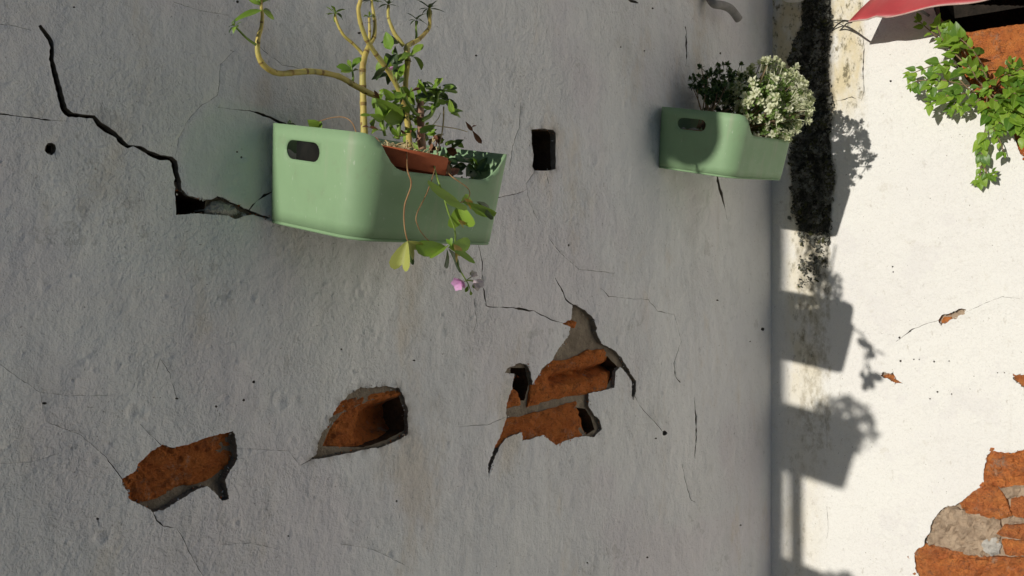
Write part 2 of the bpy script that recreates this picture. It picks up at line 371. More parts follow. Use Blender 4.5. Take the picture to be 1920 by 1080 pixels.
def axis_pts(lo, hi, flo, fhi, fine, coarse):
    p = list(np.arange(flo, fhi+1e-6, fine))
    if p[-1] < fhi-1e-6: p.append(fhi)
    x = flo-coarse*.4; s = coarse*.4
    while x > lo+1e-6: p.append(x); s = min(s*1.6, coarse*2); x -= s
    x = fhi+coarse*.4; s = coarse*.4
    while x < hi-1e-6: p.append(x); s = min(s*1.6, coarse*2); x += s
    return sorted(set(p) | {lo, hi})
def sheet(name, to3, ax, bx, holes, depth, disp, mat, parent, extra=(), attrs=None, jit=.25, rim=.0, side_mat=None):
    A, B = ax, bx; lo_a, hi_a, lo_b, hi_b = A[0], A[-1], B[0], B[-1]
    V = []
    for i, a in enumerate(A):
        for j, b in enumerate(B):
            ja = jb = 0
            if 0 < i < len(A)-1 and 0 < j < len(B)-1:
                s = min(A[i+1]-a, a-A[i-1])*jit; ja = rnd(-s, s); s = min(B[j+1]-b, b-B[j-1])*jit; jb = rnd(-s, s)
            V.append(Vector((a+ja, b+jb)))
    for e in extra: V.append(Vector(e))
    E = []
    for h in holes:
        o = len(V); n = len(h)
        V += [Vector(p) for p in h]; E += [(o+i, o+(i+1) % n) for i in range(n)]
    v, e, f, ov, oe, of = delaunay_2d_cdt(V, E, [], 0, 1e-6)
    P = np.array([(p.x, p.y) for p in v]); F = np.array([tuple(t) for t in f if len(t) == 3])
    cen = P[F].mean(1); keep = np.ones(len(F), bool)
    for h in holes:
        H = np.array(h); lo, hi = H.min(0), H.max(0)
        k = np.where(keep & (cen[:, 0] >= lo[0]) & (cen[:, 0] <= hi[0]) & (cen[:, 1] >= lo[1]) & (cen[:, 1] <= hi[1]))[0]
        if len(k): keep[k[inside(cen[k, 0], cen[k, 1], h)]] = False
    F = F[keep]
    cnt = {}
    for t in F:
        for k in range(3):
            a, b = int(t[k]), int(t[(k+1) % 3]); key = (min(a, b), max(a, b)); cnt.setdefault(key, []).append((a, b))
    edge = [q[0] for q in cnt.values() if len(q) == 1]
    def outer(i):
        x, y = P[i]; return abs(x-lo_a) < 1e-5 or abs(x-hi_a) < 1e-5 or abs(y-lo_b) < 1e-5 or abs(y-hi_b) < 1e-5
    edge = [q for q in edge if not (outer(q[0]) and outer(q[1]))]
    rimset = {i for q in edge for i in q}
    used = sorted(set(F.ravel().tolist()) ); idx = {i: k for k, i in enumerate(used)}
    verts = []; hs = []
    for i in used:
        a, b = P[i]; h = disp(a, b)
        if i in rimset and rim: h -= rim*(.4+abs(noise.noise(Vector((a*160, b*160, 3)))))
        hs.append(h); verts.append(to3(a, b, h))
    faces = [tuple(idx[int(i)] for i in t) for t in F]
    nfront = len(faces); sv = {}
    def side(i, d):
        if (i, d) not in sv:
            sv[(i, d)] = len(verts); a, b = P[i]
            w = .0015*noise.noise(Vector((a*130, b*130, 9)))*d
            verts.append(to3(a+w, b+w, hs[idx[i]] if d == 0 else -depth))
        return sv[(i, d)]
    for a, b in edge: faces.append((side(b, 0), side(a, 0), side(a, 1), side(b, 1)))
    me = bpy.data.meshes.new(name); me.from_pydata([tuple(p) for p in verts], [], faces); me.update()
    # face the room
    d0 = (to3(0, 0, 1)-to3(0, 0, 0))
    if sum(me.polygons[i].normal.dot(d0) for i in range(0, nfront, max(1, nfront//50))) < 0: me.flip_normals()
    sm = [True]*nfront+[False]*(len(faces)-nfront); me.polygons.foreach_set('use_smooth', sm)
    for an, fn in (attrs or {}).items():
        at = me.attributes.new(an, 'FLOAT', 'POINT')
        vals = [fn(*P[i]) for i in used]+[.0]*(len(verts)-len(used))
        at.data.foreach_set('value', vals)
    if side_mat is not None:
        me.materials.append(mat); me.materials.append(side_mat)
        me.polygons.foreach_set('material_index', [0]*nfront+[1]*(len(faces)-nfront))
    return mesh_obj(name, me, mat, parent)

L3 = lambda a, b, h: Vector((a, -h, b))
R3 = lambda a, b, h: Vector((-h, a, b))
def hl(poly): return [(p.x, p.z) for p in (PL(u) for u in poly)]
def hr(poly): return [(p.y, p.z) for p in (PR(u) for u in poly)]

def brick(poly, pl, nrm, h0, thick, mat, parent, name='brick', rough=.003, hfun=None, step=9, edge=.003, amp=1.6):
    """one brick or stone whose outline is an uneven polygon on the wall plane, with a rough front and real depth"""
    seed = random.random()*50
    c = ragged(poly, step*.8, amp, seed); xs = [p[0] for p in c]; ys = [p[1] for p in c]
    V = [Vector(p) for p in c]; n = len(c)
    gx = []
    for x in np.arange(min(xs)+step/2, max(xs), step):
        for y in np.arange(min(ys)+step/2, max(ys), step):
            gx.append((x+rnd(-2, 2), y+rnd(-2, 2)))
    if gx:
        g = np.array(gx); g = g[inside(g[:, 0], g[:, 1], c)]
        for p in g:
            if min((p[0]-q[0])**2+(p[1]-q[1])**2 for q in c) > (step*.45)**2: V.append(Vector(p))
    v, e, f, *_ = delaunay_2d_cdt(V, [(i, (i+1) % n) for i in range(n)], [], 1, 1e-4)
    rim = set()
    cnt = {}
    for t in f:
        for k in range(len(t)):
            a, b = t[k], t[(k+1) % len(t)]; cnt.setdefault((min(a, b), max(a, b)), []).append((a, b))
    edges = [q[0] for q in cnt.values() if len(q) == 1]; rim = {i for q in edges for i in q}
    P = []
    for i, p in enumerate(v):
        w = pl(p); q = Vector((p.x*.05, p.y*.085, seed))
        h = h0+rough*(noise.noise(q)+.75*(.5-abs(noise.noise(q*2.3)*2))+.5*noise.noise(q*5)+.3*noise.noise(q*11))
        if hfun: h += hfun(p.x, p.y)
        if i in rim: h -= edge
        P.append(w+nrm*h)
    m = len(P); faces = [tuple(t) for t in f]
    back = {}
    for a, b in edges:
        for i in (a, b):
            if i not in back:
                back[i] = len(P); P.append(pl(v[i])+nrm*(h0-thick))
        faces.append((b, a, back[a], back[b]))
    me = py_mesh(name, P, faces, False)
    return mesh_obj(name, me, mat, parent)

# ------------------------------------------------------------------ ground
g = py_mesh('ground', [(-60, -60, -1.65), (60, -60, -1.65), (60, 60, -1.65), (-60, 60, -1.65)], [(0, 1, 2, 3)], False)
tag(mesh_obj('ground', g, MAT['pave']), kind='structure')

# ------------------------------------------------------------------ grey wall (in shade)
patch1 = [(228, 898), (253, 883), (258, 869), (282, 847), (301, 834), (323, 839), (353, 832), (382, 821), (434, 808), (439, 815), (441, 828), (443, 861), (436, 872), (419, 898), (428, 935), (415, 939), (401, 924), (386, 911), (367, 917), (338, 935), (308, 954), (286, 961), (275, 952), (260, 945), (240, 935), (238, 921), (230, 910)]
patch2 = [(580, 862), (593, 850), (594, 832), (604, 810), (619, 795), (617, 787), (638, 756), (656, 739), (678, 726), (693, 728), (723, 724), (751, 728), (760, 743), (767, 765), (766, 787), (767, 813), (753, 823), (716, 839), (686, 843), (653, 850), (619, 856)]
patch3 = [(1075, 570), (1097, 581), (1114, 598), (1119, 627), (1127, 644), (1153, 657), (1167, 672), (1182, 698), (1194, 714), (1193, 731), (1189, 751), (1186, 742), (1186, 716), (1175, 698), (1164, 688), (1156, 698), (1153, 727), (1130, 733), (1106, 738), (1106, 761), (1116, 779), (1125, 787), (1130, 805), (1116, 820), (1101, 818), (1082, 820), (1045, 835), (1034, 827), (1023, 816), (982, 827), (982, 811), (964, 816), (949, 824), (938, 840), (927, 864), (918, 890), (917, 872), (930, 838), (941, 816), (951, 787), (953, 757), (964, 727), (966, 701), (949, 699), (953, 692), (975, 681), (990, 683), (997, 698), (1001, 722), (1008, 709), (1019, 690), (1038, 676), (1045, 661), (1067, 631), (1071, 613), (1056, 607), (1073, 598)]
recthole = [(994, 243), (1015, 241), (1036, 244), (1040, 250), (1041, 317), (1030, 320), (1000, 320), (996, 312), (998, 290), (995, 270)]
cavity = [(330, 352), (346, 357), (353, 366), (380, 373), (398, 374), (410, 368), (420, 371), (440, 381), (460, 390), (474, 396), (490, 402), (510, 408), (500, 410), (478, 402), (460, 405), (442, 411), (430, 404), (400, 402), (370, 400), (332, 403)]
main_crack = [(76, 47, 5), (84, 58, 7), (95, 72, 8), (99, 88, 8), (98, 110, 8), (100, 122, 10), (105, 140, 10), (110, 160, 10), (116, 185, 11), (122, 205, 12), (132, 214, 10), (150, 217, 6), (176, 219, 7), (186, 232, 11), (200, 243, 10), (215, 252, 9), (228, 266, 11), (240, 275, 7), (250, 273, 3.5), (262, 277, 6), (280, 287, 9), (300, 295, 9), (322, 297, 8), (328, 304, 12), (332, 322, 12), (335, 340, 12), (337, 358, 14)]
cracks = [main_crack,
    [(410, 201, 1), (440, 205, 1.5), (470, 208, 3), (500, 217, 4), (520, 228, 5), (545, 236, 3)],
    [(-10, 211, 4), (30, 217, 2), (60, 220, 2.6), (80, 223, 3.2), (110, 226, 1.6), (128, 227, 1)],
    [(468, 394, 2), (484, 376, 3), (497, 366, 4), (510, 360, 3)],
    [(880, 360, 1), (893, 452, 1), (902, 492, 2), (902, 525, 1.6), (906, 545, 3), (911, 574, 3)],
    [(911, 574, 2), (930, 576, 2), (960, 577, 2.4), (985, 581, 4), (1000, 583, 1.5), (1015, 590, 2.4), (1035, 600, 2.4), (1058, 606, 1.5)],
    [(1040, 520, 1), (1054, 545, 2.4), (1062, 562, 2.4), (1076, 572, 3)],
    [(1125, 540, 1), (1140, 556, 1.5), (1180, 560, 1.4), (1215, 562, 1.4), (1232, 583, 1.6), (1265, 590, 1), (1276, 640, 1), (1262, 680, 1.6), (1265, 705, 3), (1275, 717, 3)],
    [(0, 683, 1.2), (40, 712, 1.4), (75, 735, 1.2), (130, 742, 1), (215, 741, 1)],
    [(75, 735, 1), (85, 790, 1), (150, 815, 1), (195, 855, 1.6), (215, 880, 2.4), (229, 899, 2.4)],
    [(286, 960, 3), (292, 975, 3), (305, 986, 2.4), (330, 990, 1.6), (345, 1015, 1.6), (362, 1050, 1.6), (380, 1080, 1.2)],
    [(292, 700, 1), (300, 672, 1), (318, 700, 1.4), (330, 745, 1.6)],
    [(262, 795, 1), (283, 818, 1.6), (300, 834, 2)],
    [(370, 838, 1), (430, 840, 1), (540, 845, 1), (560, 873, 1), (582, 862, 2)],
    [(860, 800, 1), (895, 798, 1.6), (915, 797, 1.6), (950, 782, 1)],
    [(0, 870, 1), (60, 866, 1), (110, 850, 1)],
    [(330, 292, 1), (336, 260, 1), (350, 230, 1), (375, 200, 1), (410, 178, 1), (415, 120, 1), (440, 95, 1)],
    [(330, 4, 1), (370, 18, 1.2), (430, 28, 1)],
    [(0, 44, 1.4), (30, 48, 1.4), (60, 56, 1.6)],
    [(480, 80, 1), (500, 100, 1.6), (530, 122, 1), (570, 130, 1)],
    [(1284, 50, 2), (1286, 80, 3), (1287, 105, 2.4), (1284, 125, 1)],
    [(1345, 326, 3), (1349, 345, 4), (1354, 362, 5), (1360, 390, 1.6), (1364, 412, 1)],
    [(1300, 745, 1.5), (1304, 780, 3), (1305, 820, 3.4), (1304, 860, 1.5)],
    [(1278, 870, 1), (1290, 920, 1.6), (1297, 938, 2.4), (1305, 942, 1.5)],
    [(975, 190, 1), (972, 240, 1.6), (958, 280, 1.6), (952, 320, 1)],
    [(1000, 322, 1), (985, 345, 1.4), (990, 380, 1), (1010, 420, 1)],
    [(1020, 322, 1.6), (1026, 345, 1.2)],
    [(905, 375, 1), (938, 369, 2.4), (972, 362, 1.4), (985, 355, 1)],
    [(1170, -8, 5), (1184, 2, 6), (1196, 6, 2)],
    [(1190, 740, 1.5), (1200, 760, 1.2), (1235, 800, 1.4), (1245, 815, 2)],
    [(1030, 450, 1), (1050, 475, 1.4), (1085, 505, 1.4), (1150, 512, 1)],
    [(640, 1020, 1), (700, 1030, 1), (760, 1060, 1)],
    [(415, 1020, 1), (470, 1018, 1.4), (520, 1030, 1)],
    [(888, 560, 1.4), (894, 600, 1.4), (888, 625, 1)],
]
pits = [(97, 278, 11), (183, 973, 5), (83, 756, 6), (475, 716, 4.5), (330, 747, 4.5), (404, 762, 4), (455, 750, 4.5), (1345, 563, 3.5), (1245, 812, 8), (1213, 1045, 4),
        (1430, 617, 6), (893, 104, 4), (673, 62, 5), (444, 285, 3), (452, 295, 3), (1165, 88, 2.5), (1210, 95, 2.5), (1222, 16, 3), (1350, 100, 3), (745, 940, 3),
        (540, 1005, 3), (640, 655, 2.5), (780, 676, 4), (1065, 460, 3), (1100, 1055, 3), (1390, 985, 3), (1405, 640, 2.5), (1230, 822, 3), (447, 3, 4), (140, 13, 4)]
holesL = [hl(ragged(p, 2.8, 1.9, i)) for i, p in enumerate((patch1, patch2, patch3))] + [hl(ragged(recthole, 5, 1.0, 4)), hl(ragged(cavity, 4, .9, 5))]
holesL += [hl(ribbon(c, .9, i)) for i, c in enumerate(cracks)]
holesL += [hl(blob(x, y, r*(1 if r > 9 else .62), 9, i*1.7, r*(1 if r > 9 else rnd(.4, .75)))) for i, (x, y, r) in enumerate(pits)]
dents = []; extraL = []
dent_px = [(523, 755, 17, .003), (555, 748, 9, .002), (290, 664, 9, .002), (320, 668, 9, .002), (245, 772, 14, .003), (270, 775, 12, -.002), (185, 1008, 15, .003), (730, 1040, 9, .003), (653, 1027, 8, .0025),
           (715, 640, 9, -.0015), (160, 665, 8, .0015), (420, 745, 9, .0015), (620, 560, 12, .0012), (480, 560, 10, -.0015), (1110, 300, 14, .0015), (1160, 640, 12, -.0015), (120, 900, 14, -.0015), (830, 620, 12, .0015), (440, 980, 10, .002), (980, 860, 9, .002), (1390, 260, 12, .0015), (1330, 690, 10, -.0015)]
rs = random.Random(5)
for _ in range(95):
    x, y = rs.uniform(5, 1425), rs.choice((rs.uniform(440, 1075), rs.uniform(5, 1075)))
    if 495 < x < 930 and y < 455: continue
    dent_px.append((x, y, rs.choice((4, 5, 6, 7, 9, 12)), rs.choice((.0014, .0018, .0022, -.0012, -.0016))))
for x, y, r, d in dent_px:
    c = PL((x, y)); rw = r*mpp(c); dents.append((c.x, c.z, rw, d))
    K = 5 if r > 9 else 3
    for k in range(K):
        for j in range(4+k*4):
            a = 2*math.pi*j/(4+k*4)+k
            extraL.append((c.x+rw*1.5*(k+.3)/K*math.cos(a)*.9, c.z+rw*1.5*(k+.3)/K*math.sin(a)))
ctrl_c = [(PL(u).x, PL(u).z) for u in ((1447, 300), (1447, 900))]
def dispL(a, b):
    h = .006*noise.noise(Vector((a*2.1, b*2.1, 1)))+.003*noise.noise(Vector((a*6, b*6, 4)))+.0016*noise.noise(Vector((a*19, b*15, 2)))+.0011*noise.noise(Vector((a*47, b*33, 6)))
    h *= min(1, max(.0, -a/.06))
    for x, z, r, d in dents:
        if abs(a-x) > 1.8*r or abs(b-z) > 2*r: continue
        q = math.hypot(a-x, (b-z)*.9)/r
        if q < 1.7:
            h += -d*math.exp(-(q*1.5)**2) + .5*d*math.exp(-((q-1.0)/.28)**2)
    return h
def seg_d(a, b, p, q):
    px, pz = q[0]-p[0], q[1]-p[1]; t = max(0, min(1, ((a-p[0])*px+(b-p[1])*pz)/(px*px+pz*pz+1e-12)))
    return math.hypot(a-p[0]-px*t, b-p[1]-pz*t)
rims = [hl(p) for p in (patch2, recthole)]
def rim_tone(a, b):  # darker band close around the rims of two breaks
    v = 0
    for poly in rims:
        d = min(math.hypot(a-x, b-z) for x, z in poly)
        v = max(v, .55*math.exp(-(d/.008)**2))
    return v
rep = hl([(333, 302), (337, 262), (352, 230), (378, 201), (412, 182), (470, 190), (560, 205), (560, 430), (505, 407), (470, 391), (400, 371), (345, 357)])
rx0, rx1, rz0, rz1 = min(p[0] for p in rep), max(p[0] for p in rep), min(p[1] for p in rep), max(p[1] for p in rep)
def repair_bounce(a, b):
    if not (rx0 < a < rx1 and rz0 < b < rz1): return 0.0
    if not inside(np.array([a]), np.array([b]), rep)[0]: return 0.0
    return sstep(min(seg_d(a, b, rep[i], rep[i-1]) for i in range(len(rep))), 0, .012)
ax = axis_pts(-5.2, 0, -2.32, -.006, .0095, .2); bx = axis_pts(-1.65, 2.4, -.86, 1.0, .0095, .2)
wallL = thing('plaster_wall', 'long shaded grey plaster wall with a jagged crack and brick showing through four breaks', 'wall', (0, 0, 0))
sheet('plaster', L3, ax, bx, holesL, .012, dispL, MAT['grey'], wallL, extraL, {'rim_tone': rim_tone, 'repair_bounce': repair_bounce}, rim=.0012, side_mat=MAT['edgeraw'])
voidsL = [recthole, [(612, 838), (628, 806), (650, 775), (700, 752), (756, 742), (766, 770), (766, 808), (735, 826), (690, 840)],
          [(966, 690), (994, 690), (1000, 722), (992, 752), (975, 752), (966, 730)],
          [(1024, 706), (1060, 690), (1146, 668), (1166, 690), (1148, 722), (1060, 728), (1030, 726)],
          [(1086, 764), (1106, 768), (1116, 786), (1122, 806), (1108, 816), (1095, 800)],
          [(328, 350), (360, 364), (396, 376), (392, 402), (330, 404)], [(94, 270, ), (103, 272), (103, 284), (94, 285)]]
voidsL = [hl(ragged(v, 5, 1.2, i+20)) for i, v in enumerate(voidsL)]+[hl(ribbon([(x, y, w*1.15) for x, y, w in main_crack[:-1]], .9, 0))]
ax2 = axis_pts(-5.2, .25, -2.32, -.006, .04, .3); bx2 = axis_pts(-1.65, 2.4, -.86, 1.0, .04, .3)
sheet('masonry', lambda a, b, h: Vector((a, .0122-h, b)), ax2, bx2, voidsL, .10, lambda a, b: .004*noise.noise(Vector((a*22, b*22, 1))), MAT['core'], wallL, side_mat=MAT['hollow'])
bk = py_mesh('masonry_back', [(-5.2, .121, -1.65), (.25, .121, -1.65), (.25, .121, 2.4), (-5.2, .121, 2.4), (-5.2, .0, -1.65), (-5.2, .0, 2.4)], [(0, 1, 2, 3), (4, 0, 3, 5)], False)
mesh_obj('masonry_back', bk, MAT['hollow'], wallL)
# bricks and rubble laid bare in the breaks
def BL(poly, h0, thick=.03, mat='brick', name='brick', **k):
    k = dict(k); h0 = h0*.55-.0022; k.setdefault('rough', .0042); k.setdefault('step', 7); k.setdefault('amp', 2.2)
    return brick(poly, PL, NL, h0, thick, MAT[mat], wallL, name, **k)
BL([(214, 908), (258, 858), (300, 826), (450, 795), (462, 850), (432, 878), (388, 905), (340, 915), (300, 935), (268, 944), (225, 950)], -.0085, hfun=lambda x, y: -.006*max(0, (x-400)/50))
BL([(566, 882), (582, 806), (626, 758), (690, 742), (770, 730), (784, 770), (784, 852), (700, 874), (620, 884)], -.011, thick=.075, step=6, rough=.004,
   hfun=lambda x, y: -.058*sstep(x+(y-790)*.25, 655, 735)*sstep(y+(x-690)*.22, 752, 782)*(1-.55*sstep(y+(x-690)*.2, 806, 840)) - .010*sstep(y+(x-650)*.3, 768, 776)*(1-sstep(x, 600, 720)))
BL([(996, 764), (1003, 716), (1040, 678), (1072, 674), (1110, 656), (1155, 655), (1180, 690), (1160, 735), (1085, 742), (1040, 750)], -.0075,
   thick=.06, hfun=lambda x, y: -.034*math.exp(-((y-(712-(x-1040)*.21))/8.0)**2)*max(0, min(1, (x-1030)/24)) - .02*max(0, min(1, (x-1135)/30)), step=6)
BL([(947, 768), (962, 724), (978, 738), (984, 760)], -.009)
BL([(930, 840), (946, 788), (1000, 777), (1086, 753), (1098, 785), (1108, 812), (1135, 812), (1120, 840), (1040, 850), (990, 840)], -.0065, hfun=lambda x, y: -.012*max(0, min(1, (x-1080)/30)))
BL([(1050, 612), (1070, 596), (1088, 604), (1086, 616), (1060, 616)], -.012)
BL([(392, 392), (404, 378), (424, 374), (444, 384), (457, 396), (450, 404), (425, 407), (400, 404)], -.013, mat='stone', name='stone', hfun=lambda x, y: .008*math.exp(-((x-424)/24)**2-((y-392)/12)**2), step=6)
BL([(456, 398), (468, 395), (492, 402), (480, 408), (460, 410)], -.016, mat='stone', name='stone', step=6)

def crumbs(polys, pl, nrm, parent, mats, n, hmax):
    g = Geo(); gi = []
    for poly in polys:
        m = len(poly); cx, cy = sum(p[0] for p in poly)/m, sum(p[1] for p in poly)/m
        for _ in range(int(n*m/20)):
            i = random.randrange(m); a, b = poly[i], poly[(i+1) % m]; t = random.random()
            x, y = a[0]+(b[0]-a[0])*t, a[1]+(b[1]-a[1])*t
            k = rnd(-.02, .07); x += (cx-x)*k+rnd(-1.5, 1.5); y += (cy-y)*k+rnd(-1.5, 1.5)
            p = pl((x, y))+nrm*rnd(-hmax, .0005); s = rnd(.0008, .0032)
            q = [p+Vector((rnd(-1, 1), rnd(-1, 1), rnd(-1, 1))).normalized()*s for _ in range(4)]
            g.add((q, [(0, 1, 2), (0, 2, 3), (0, 3, 1), (1, 3, 2)])); gi += [random.randrange(len(mats))]*4
    me = g.mesh('crumbs', False)
    for m in mats: me.materials.append(MAT[m])
    me.polygons.foreach_set('material_index', gi)
    tag(mesh_obj('crumbs', me, None, parent), kind='stuff')
crumbs([patch1, patch2, patch3, cavity, recthole], PL, NL, wallL, ['edgeraw', 'core', 'grey', 'brick'], 110, .009)
# ------------------------------------------------------------------ white wall (in sun)
bigp = [(1714, 1037), (1719, 1073), (1735, 1095), (1800, 1110), (2000, 1112), (2000, 846), (1940, 838), (1920, 842), (1902, 849), (1883, 849), (1859, 844), (1850, 856), (1844, 883), (1844, 911), (1825, 921), (1806, 938), (1791, 948), (1772, 950), (1762, 960), (1749, 976), (1744, 998), (1735, 1010), (1733, 1022), (1721, 1029)]
r1 = [(1760, 599), (1767, 590), (1782, 587), (1800, 579), (1811, 580), (1810, 589), (1797, 593), (1794, 598), (1782, 599), (1776, 605), (1768, 606), (1765, 611)]
r2 = [(1899, 703), (1920, 703), (1965, 700), (1970, 740), (1935, 738), (1920, 728), (1910, 720), (1900, 712)]
r3 = [(1655, 697), (1668, 701), (1675, 697), (1680, 712), (1690, 718), (1678, 719), (1668, 712), (1650, 705)]
upp = [(1742, -40), (1752, 20), (1768, 70), (1800, 130), (1845, 200), (1890, 236), (1902, 258), (1912, 288), (1935, 305), (2000, 312), (2000, -40)]
cracksR = [[(1617, 55, 1.2), (1621, 90, 2), (1619, 130, 2), (1621, 170, 1.6), (1615, 190, 1.2)],
           [(1562, 192, 1), (1580, 188, 1.8), (1598, 182, 1.8), (1606, 186, 1)],
           [(1680, 640, 1.2), (1710, 618, 2), (1740, 606, 1.2), (1762, 600, 1.6)],
           [(1811, 586, 1.2), (1840, 572, 1.2), (1880, 556, 1), (1912, 560, 1)],
           [(1545, 770, 1), (1549, 805, 1.4), (1550, 840, 1)], [(1578, 12, 1), (1582, 24, 1.6), (1578, 34, 1)],
           [(1550, 950, 1), (1553, 990, 1.3), (1550, 1010, 1)], [(1650, 706, 1.4), (1640, 700, 1)], [(1684, 716, 3), (1692, 719, 1.5)]]
pitsR = [(1670, 152, 3.2), (1706, 621, 3), (1686, 633, 3), (1688, 677, 3.2), (1713, 674, 2), (1751, 678, 2.6), (1779, 677, 2), (1757, 735, 3), (1743, 748, 2.4), (1784, 739, 2), (1883, 699, 2), (1870, 699, 1.8), (1674, 500, 2.4), (1675, 510, 2), (1723, 674, 1.8)]
holesR = [hr(ragged(p, 3, 2.2, 30+i)) for i, p in enumerate((bigp, r1, r2, r3, upp))] + [hr(ribbon(c, .7, 40+i)) for i, c in enumerate(cracksR)]
holesR += [hr(blob(x, y, r*.72, 8, i*1.3+60, r*.72*rnd(.6, 1.1))) for i, (x, y, r) in enumerate(pitsR)]
ridge = [(p.y, p.z) for p in (PR(u) for u in ((1765, 604), (1830, 580), (1885, 558), (1920, 552)))]
ridge2 = [(p.y, p.z) for p in (PR(u) for u in ((1770, 640), (1762, 670), (1770, 705), (1800, 720)))]
def dispR(a, b):
    h = .007*noise.noise(Vector((a*2.4, b*2.4, 11)))+.003*noise.noise(Vector((a*7, b*7, 14)))+.0012*noise.noise(Vector((a*20, b*20, 12)))
    for rd, k in ((ridge, .0045), (ridge2, .003)):
        d = min(seg_d(a, b, rd[i], rd[i+1]) for i in range(len(rd)-1))
        if d < .04: h += k*math.exp(-(d/.010)**2)
    h += .005*sstep(a, -.283, -.272)*sstep(b, .50, .60)
    return h*min(1, max(0, -a/.03))
def lichen(a, b):
    # dark crust running down beside the corner, thinning out below
    if b < -.75: return 0
    lo = -.184+.010*noise.noise(Vector((b*9, 1, 2)))
    hi = -.050-.045*sstep(b, .76, .86)-.014*(1-sstep(b, .36, .56))-.020*(1-sstep(b, .22, .36))+.018*noise.noise(Vector((b*7, 4, 2)))+.010*noise.noise(Vector((b*21, 4, 7)))
    k = sstep(a, lo-.008, lo+.010)*(1-sstep(a, hi-.014, hi+.014))
    v = k*(.95*sstep(b, .17, .27)+.5*sstep(b, -.04, .12)*(1-sstep(b, .12, .27)))
    v = max(v, .24*k*sstep(b, -.62, -.3)*(1-sstep(b, .0, .1)))
    return v
def damp(a, b):
    band = sstep(a, -.285, -.270)*sstep(b, .50, .66)
    low = .55*sstep(a, -.17, -.13)*(1-sstep(a, -.07, -.03))*sstep(b, -.5, -.1)
    low2 = .30*sstep(a, -.19, -.10)*(1-sstep(a, -.05, -.02))*sstep(b, -1., -.7)*(1-sstep(b, -.5, -.2))
    return max(band, low, low2)
ay = axis_pts(-7, 0, -.74, -.004, .0135, .2); bz = bx
wallR = thing('whitewashed_wall', 'sunlit whitewashed wall with a damp streaked corner and orange brick laid bare', 'wall', (0, 0, 0))
sheet('plaster', R3, ay, bz, holesR, .018, dispR, MAT['white'], wallR, (), {'lichen': lichen, 'damp': damp}, rim=.001, side_mat=MAT['edgeraw'])
voidsR = [[(1752, -40), (1760, 30), (1790, 66), (1850, 60), (2000, 40), (2000, -40)]]
ay2 = axis_pts(-7, .02, -.74, -.004, .04, .3)
sheet('masonry', lambda a, b, h: Vector((.0182-h, a, b)), ay2, bx2, [hr(v) for v in voidsR], .16, lambda a, b: .005*noise.noise(Vector((a*22, b*22, 5))), MAT['corer'], wallR, side_mat=MAT['void_shade'])
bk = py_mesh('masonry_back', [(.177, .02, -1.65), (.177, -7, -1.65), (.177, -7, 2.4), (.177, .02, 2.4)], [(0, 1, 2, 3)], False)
mesh_obj('masonry_back', bk, MAT['void_shade'], wallR)
def BR(poly, h0, thick=.03, mat='brickr', name='brick', **k):
    k = dict(k); k['rough'] = k.get('rough', .003)*1.75; k.setdefault('step', 6.5); k.setdefault('amp', 2.4)
    h0 -= .0035
    cx, cy = sum(p[0] for p in poly)/len(poly), sum(p[1] for p in poly)/len(poly)
    if len(poly) > 5: poly = [(cx+(x-cx)*1.07, cy+(y-cy)*1.09) for x, y in poly]
    return brick(poly, PR, NR, h0, thick, MAT[mat], wallR, name, **k)
BR([(1838, 914), (1842, 858), (1858, 838), (1905, 846), (1960, 834), (1962, 905), (1900, 908), (1870, 914)], -.002, rough=.005)
BR([(1965, 835), (2010, 840), (2010, 905), (1966, 905)], -.003, rough=.005)
BR([(1800, 944), (1826, 916), (1846, 912), (1868, 914), (1884, 936), (1893, 966), (1872, 972), (1840, 966), (1812, 960)], .000, rough=.005, hfun=lambda x, y: .004*math.exp(-((x-1865)/22)**2))
BR([(1896, 938), (1912, 932), (1960, 930), (1960, 972), (1925, 974), (1898, 966)], -.003, rough=.005)
BR([(1742, 1004), (1752, 972), (1776, 950), (1808, 962), (1868, 975), (1874, 996), (1866, 1022), (1850, 1043), (1800, 1036), (1740, 1022)], -.003, mat='corer', name='mortar_lump', rough=.006, hfun=lambda x, y: .004*math.exp(-((x-1775)/30)**2-((y-1000)/25)**2))
BR([(1838, 1024), (1850, 1012), (1866, 1010), (1876, 1022), (1872, 1038), (1852, 1044)], -.001, mat='stone', name='stone', rough=.004, step=6)
BR([(1872, 1000), (1884, 986), (1930, 984), (1990, 982), (1990, 1006), (1920, 1012), (1884, 1006)], .004, rough=.004)
BR([(1880, 1014), (1930, 1016), (1990, 1012), (1990, 1040), (1930, 1044), (1886, 1040)], -.004, rough=.005)
BR([(1708, 1040), (1722, 1026), (1745, 1024), (1800, 1038), (1850, 1046), (1925, 1048), (2005, 1046), (2005, 1120), (1880, 1122), (1800, 1118), (1712, 1090)], .001, rough=.007)
BR([(1930, 1000), (1990, 996), (1990, 1016), (1934, 1018)], .006, rough=.005)
BR([(1812, 1046), (1850, 1050), (1870, 1062), (1846, 1070), (1806, 1066)], .007, rough=.005)
BR([(1880, 872), (1896, 868), (1912, 876), (1896, 886)], .007, rough=.004, step=5)
BR([(1868, 914), (1905, 908), (1960, 908), (1960, 930), (1912, 932), (1888, 936), (1872, 926)], -.007, mat='corer', name='mortar_lump', rough=.006)
BR([(1893, 968), (1925, 976), (1990, 974), (1990, 984), (1884, 986)], -.009, mat='corer', name='mortar_lump', rough=.005)
BR([(1812, 946), (1840, 930), (1866, 940), (1874, 958), (1846, 964)], .004, rough=.005)
BR([(1856, 866), (1890, 858), (1925, 864), (1922, 890), (1880, 898)], .003, rough=.006)
BR([(1740, 1050), (1800, 1046), (1850, 1058), (1838, 1078), (1770, 1080)], .005, rough=.006)
BR([(1860, 1060), (1920, 1058), (1960, 1070), (1930, 1090), (1880, 1086)], .004, rough=.006)
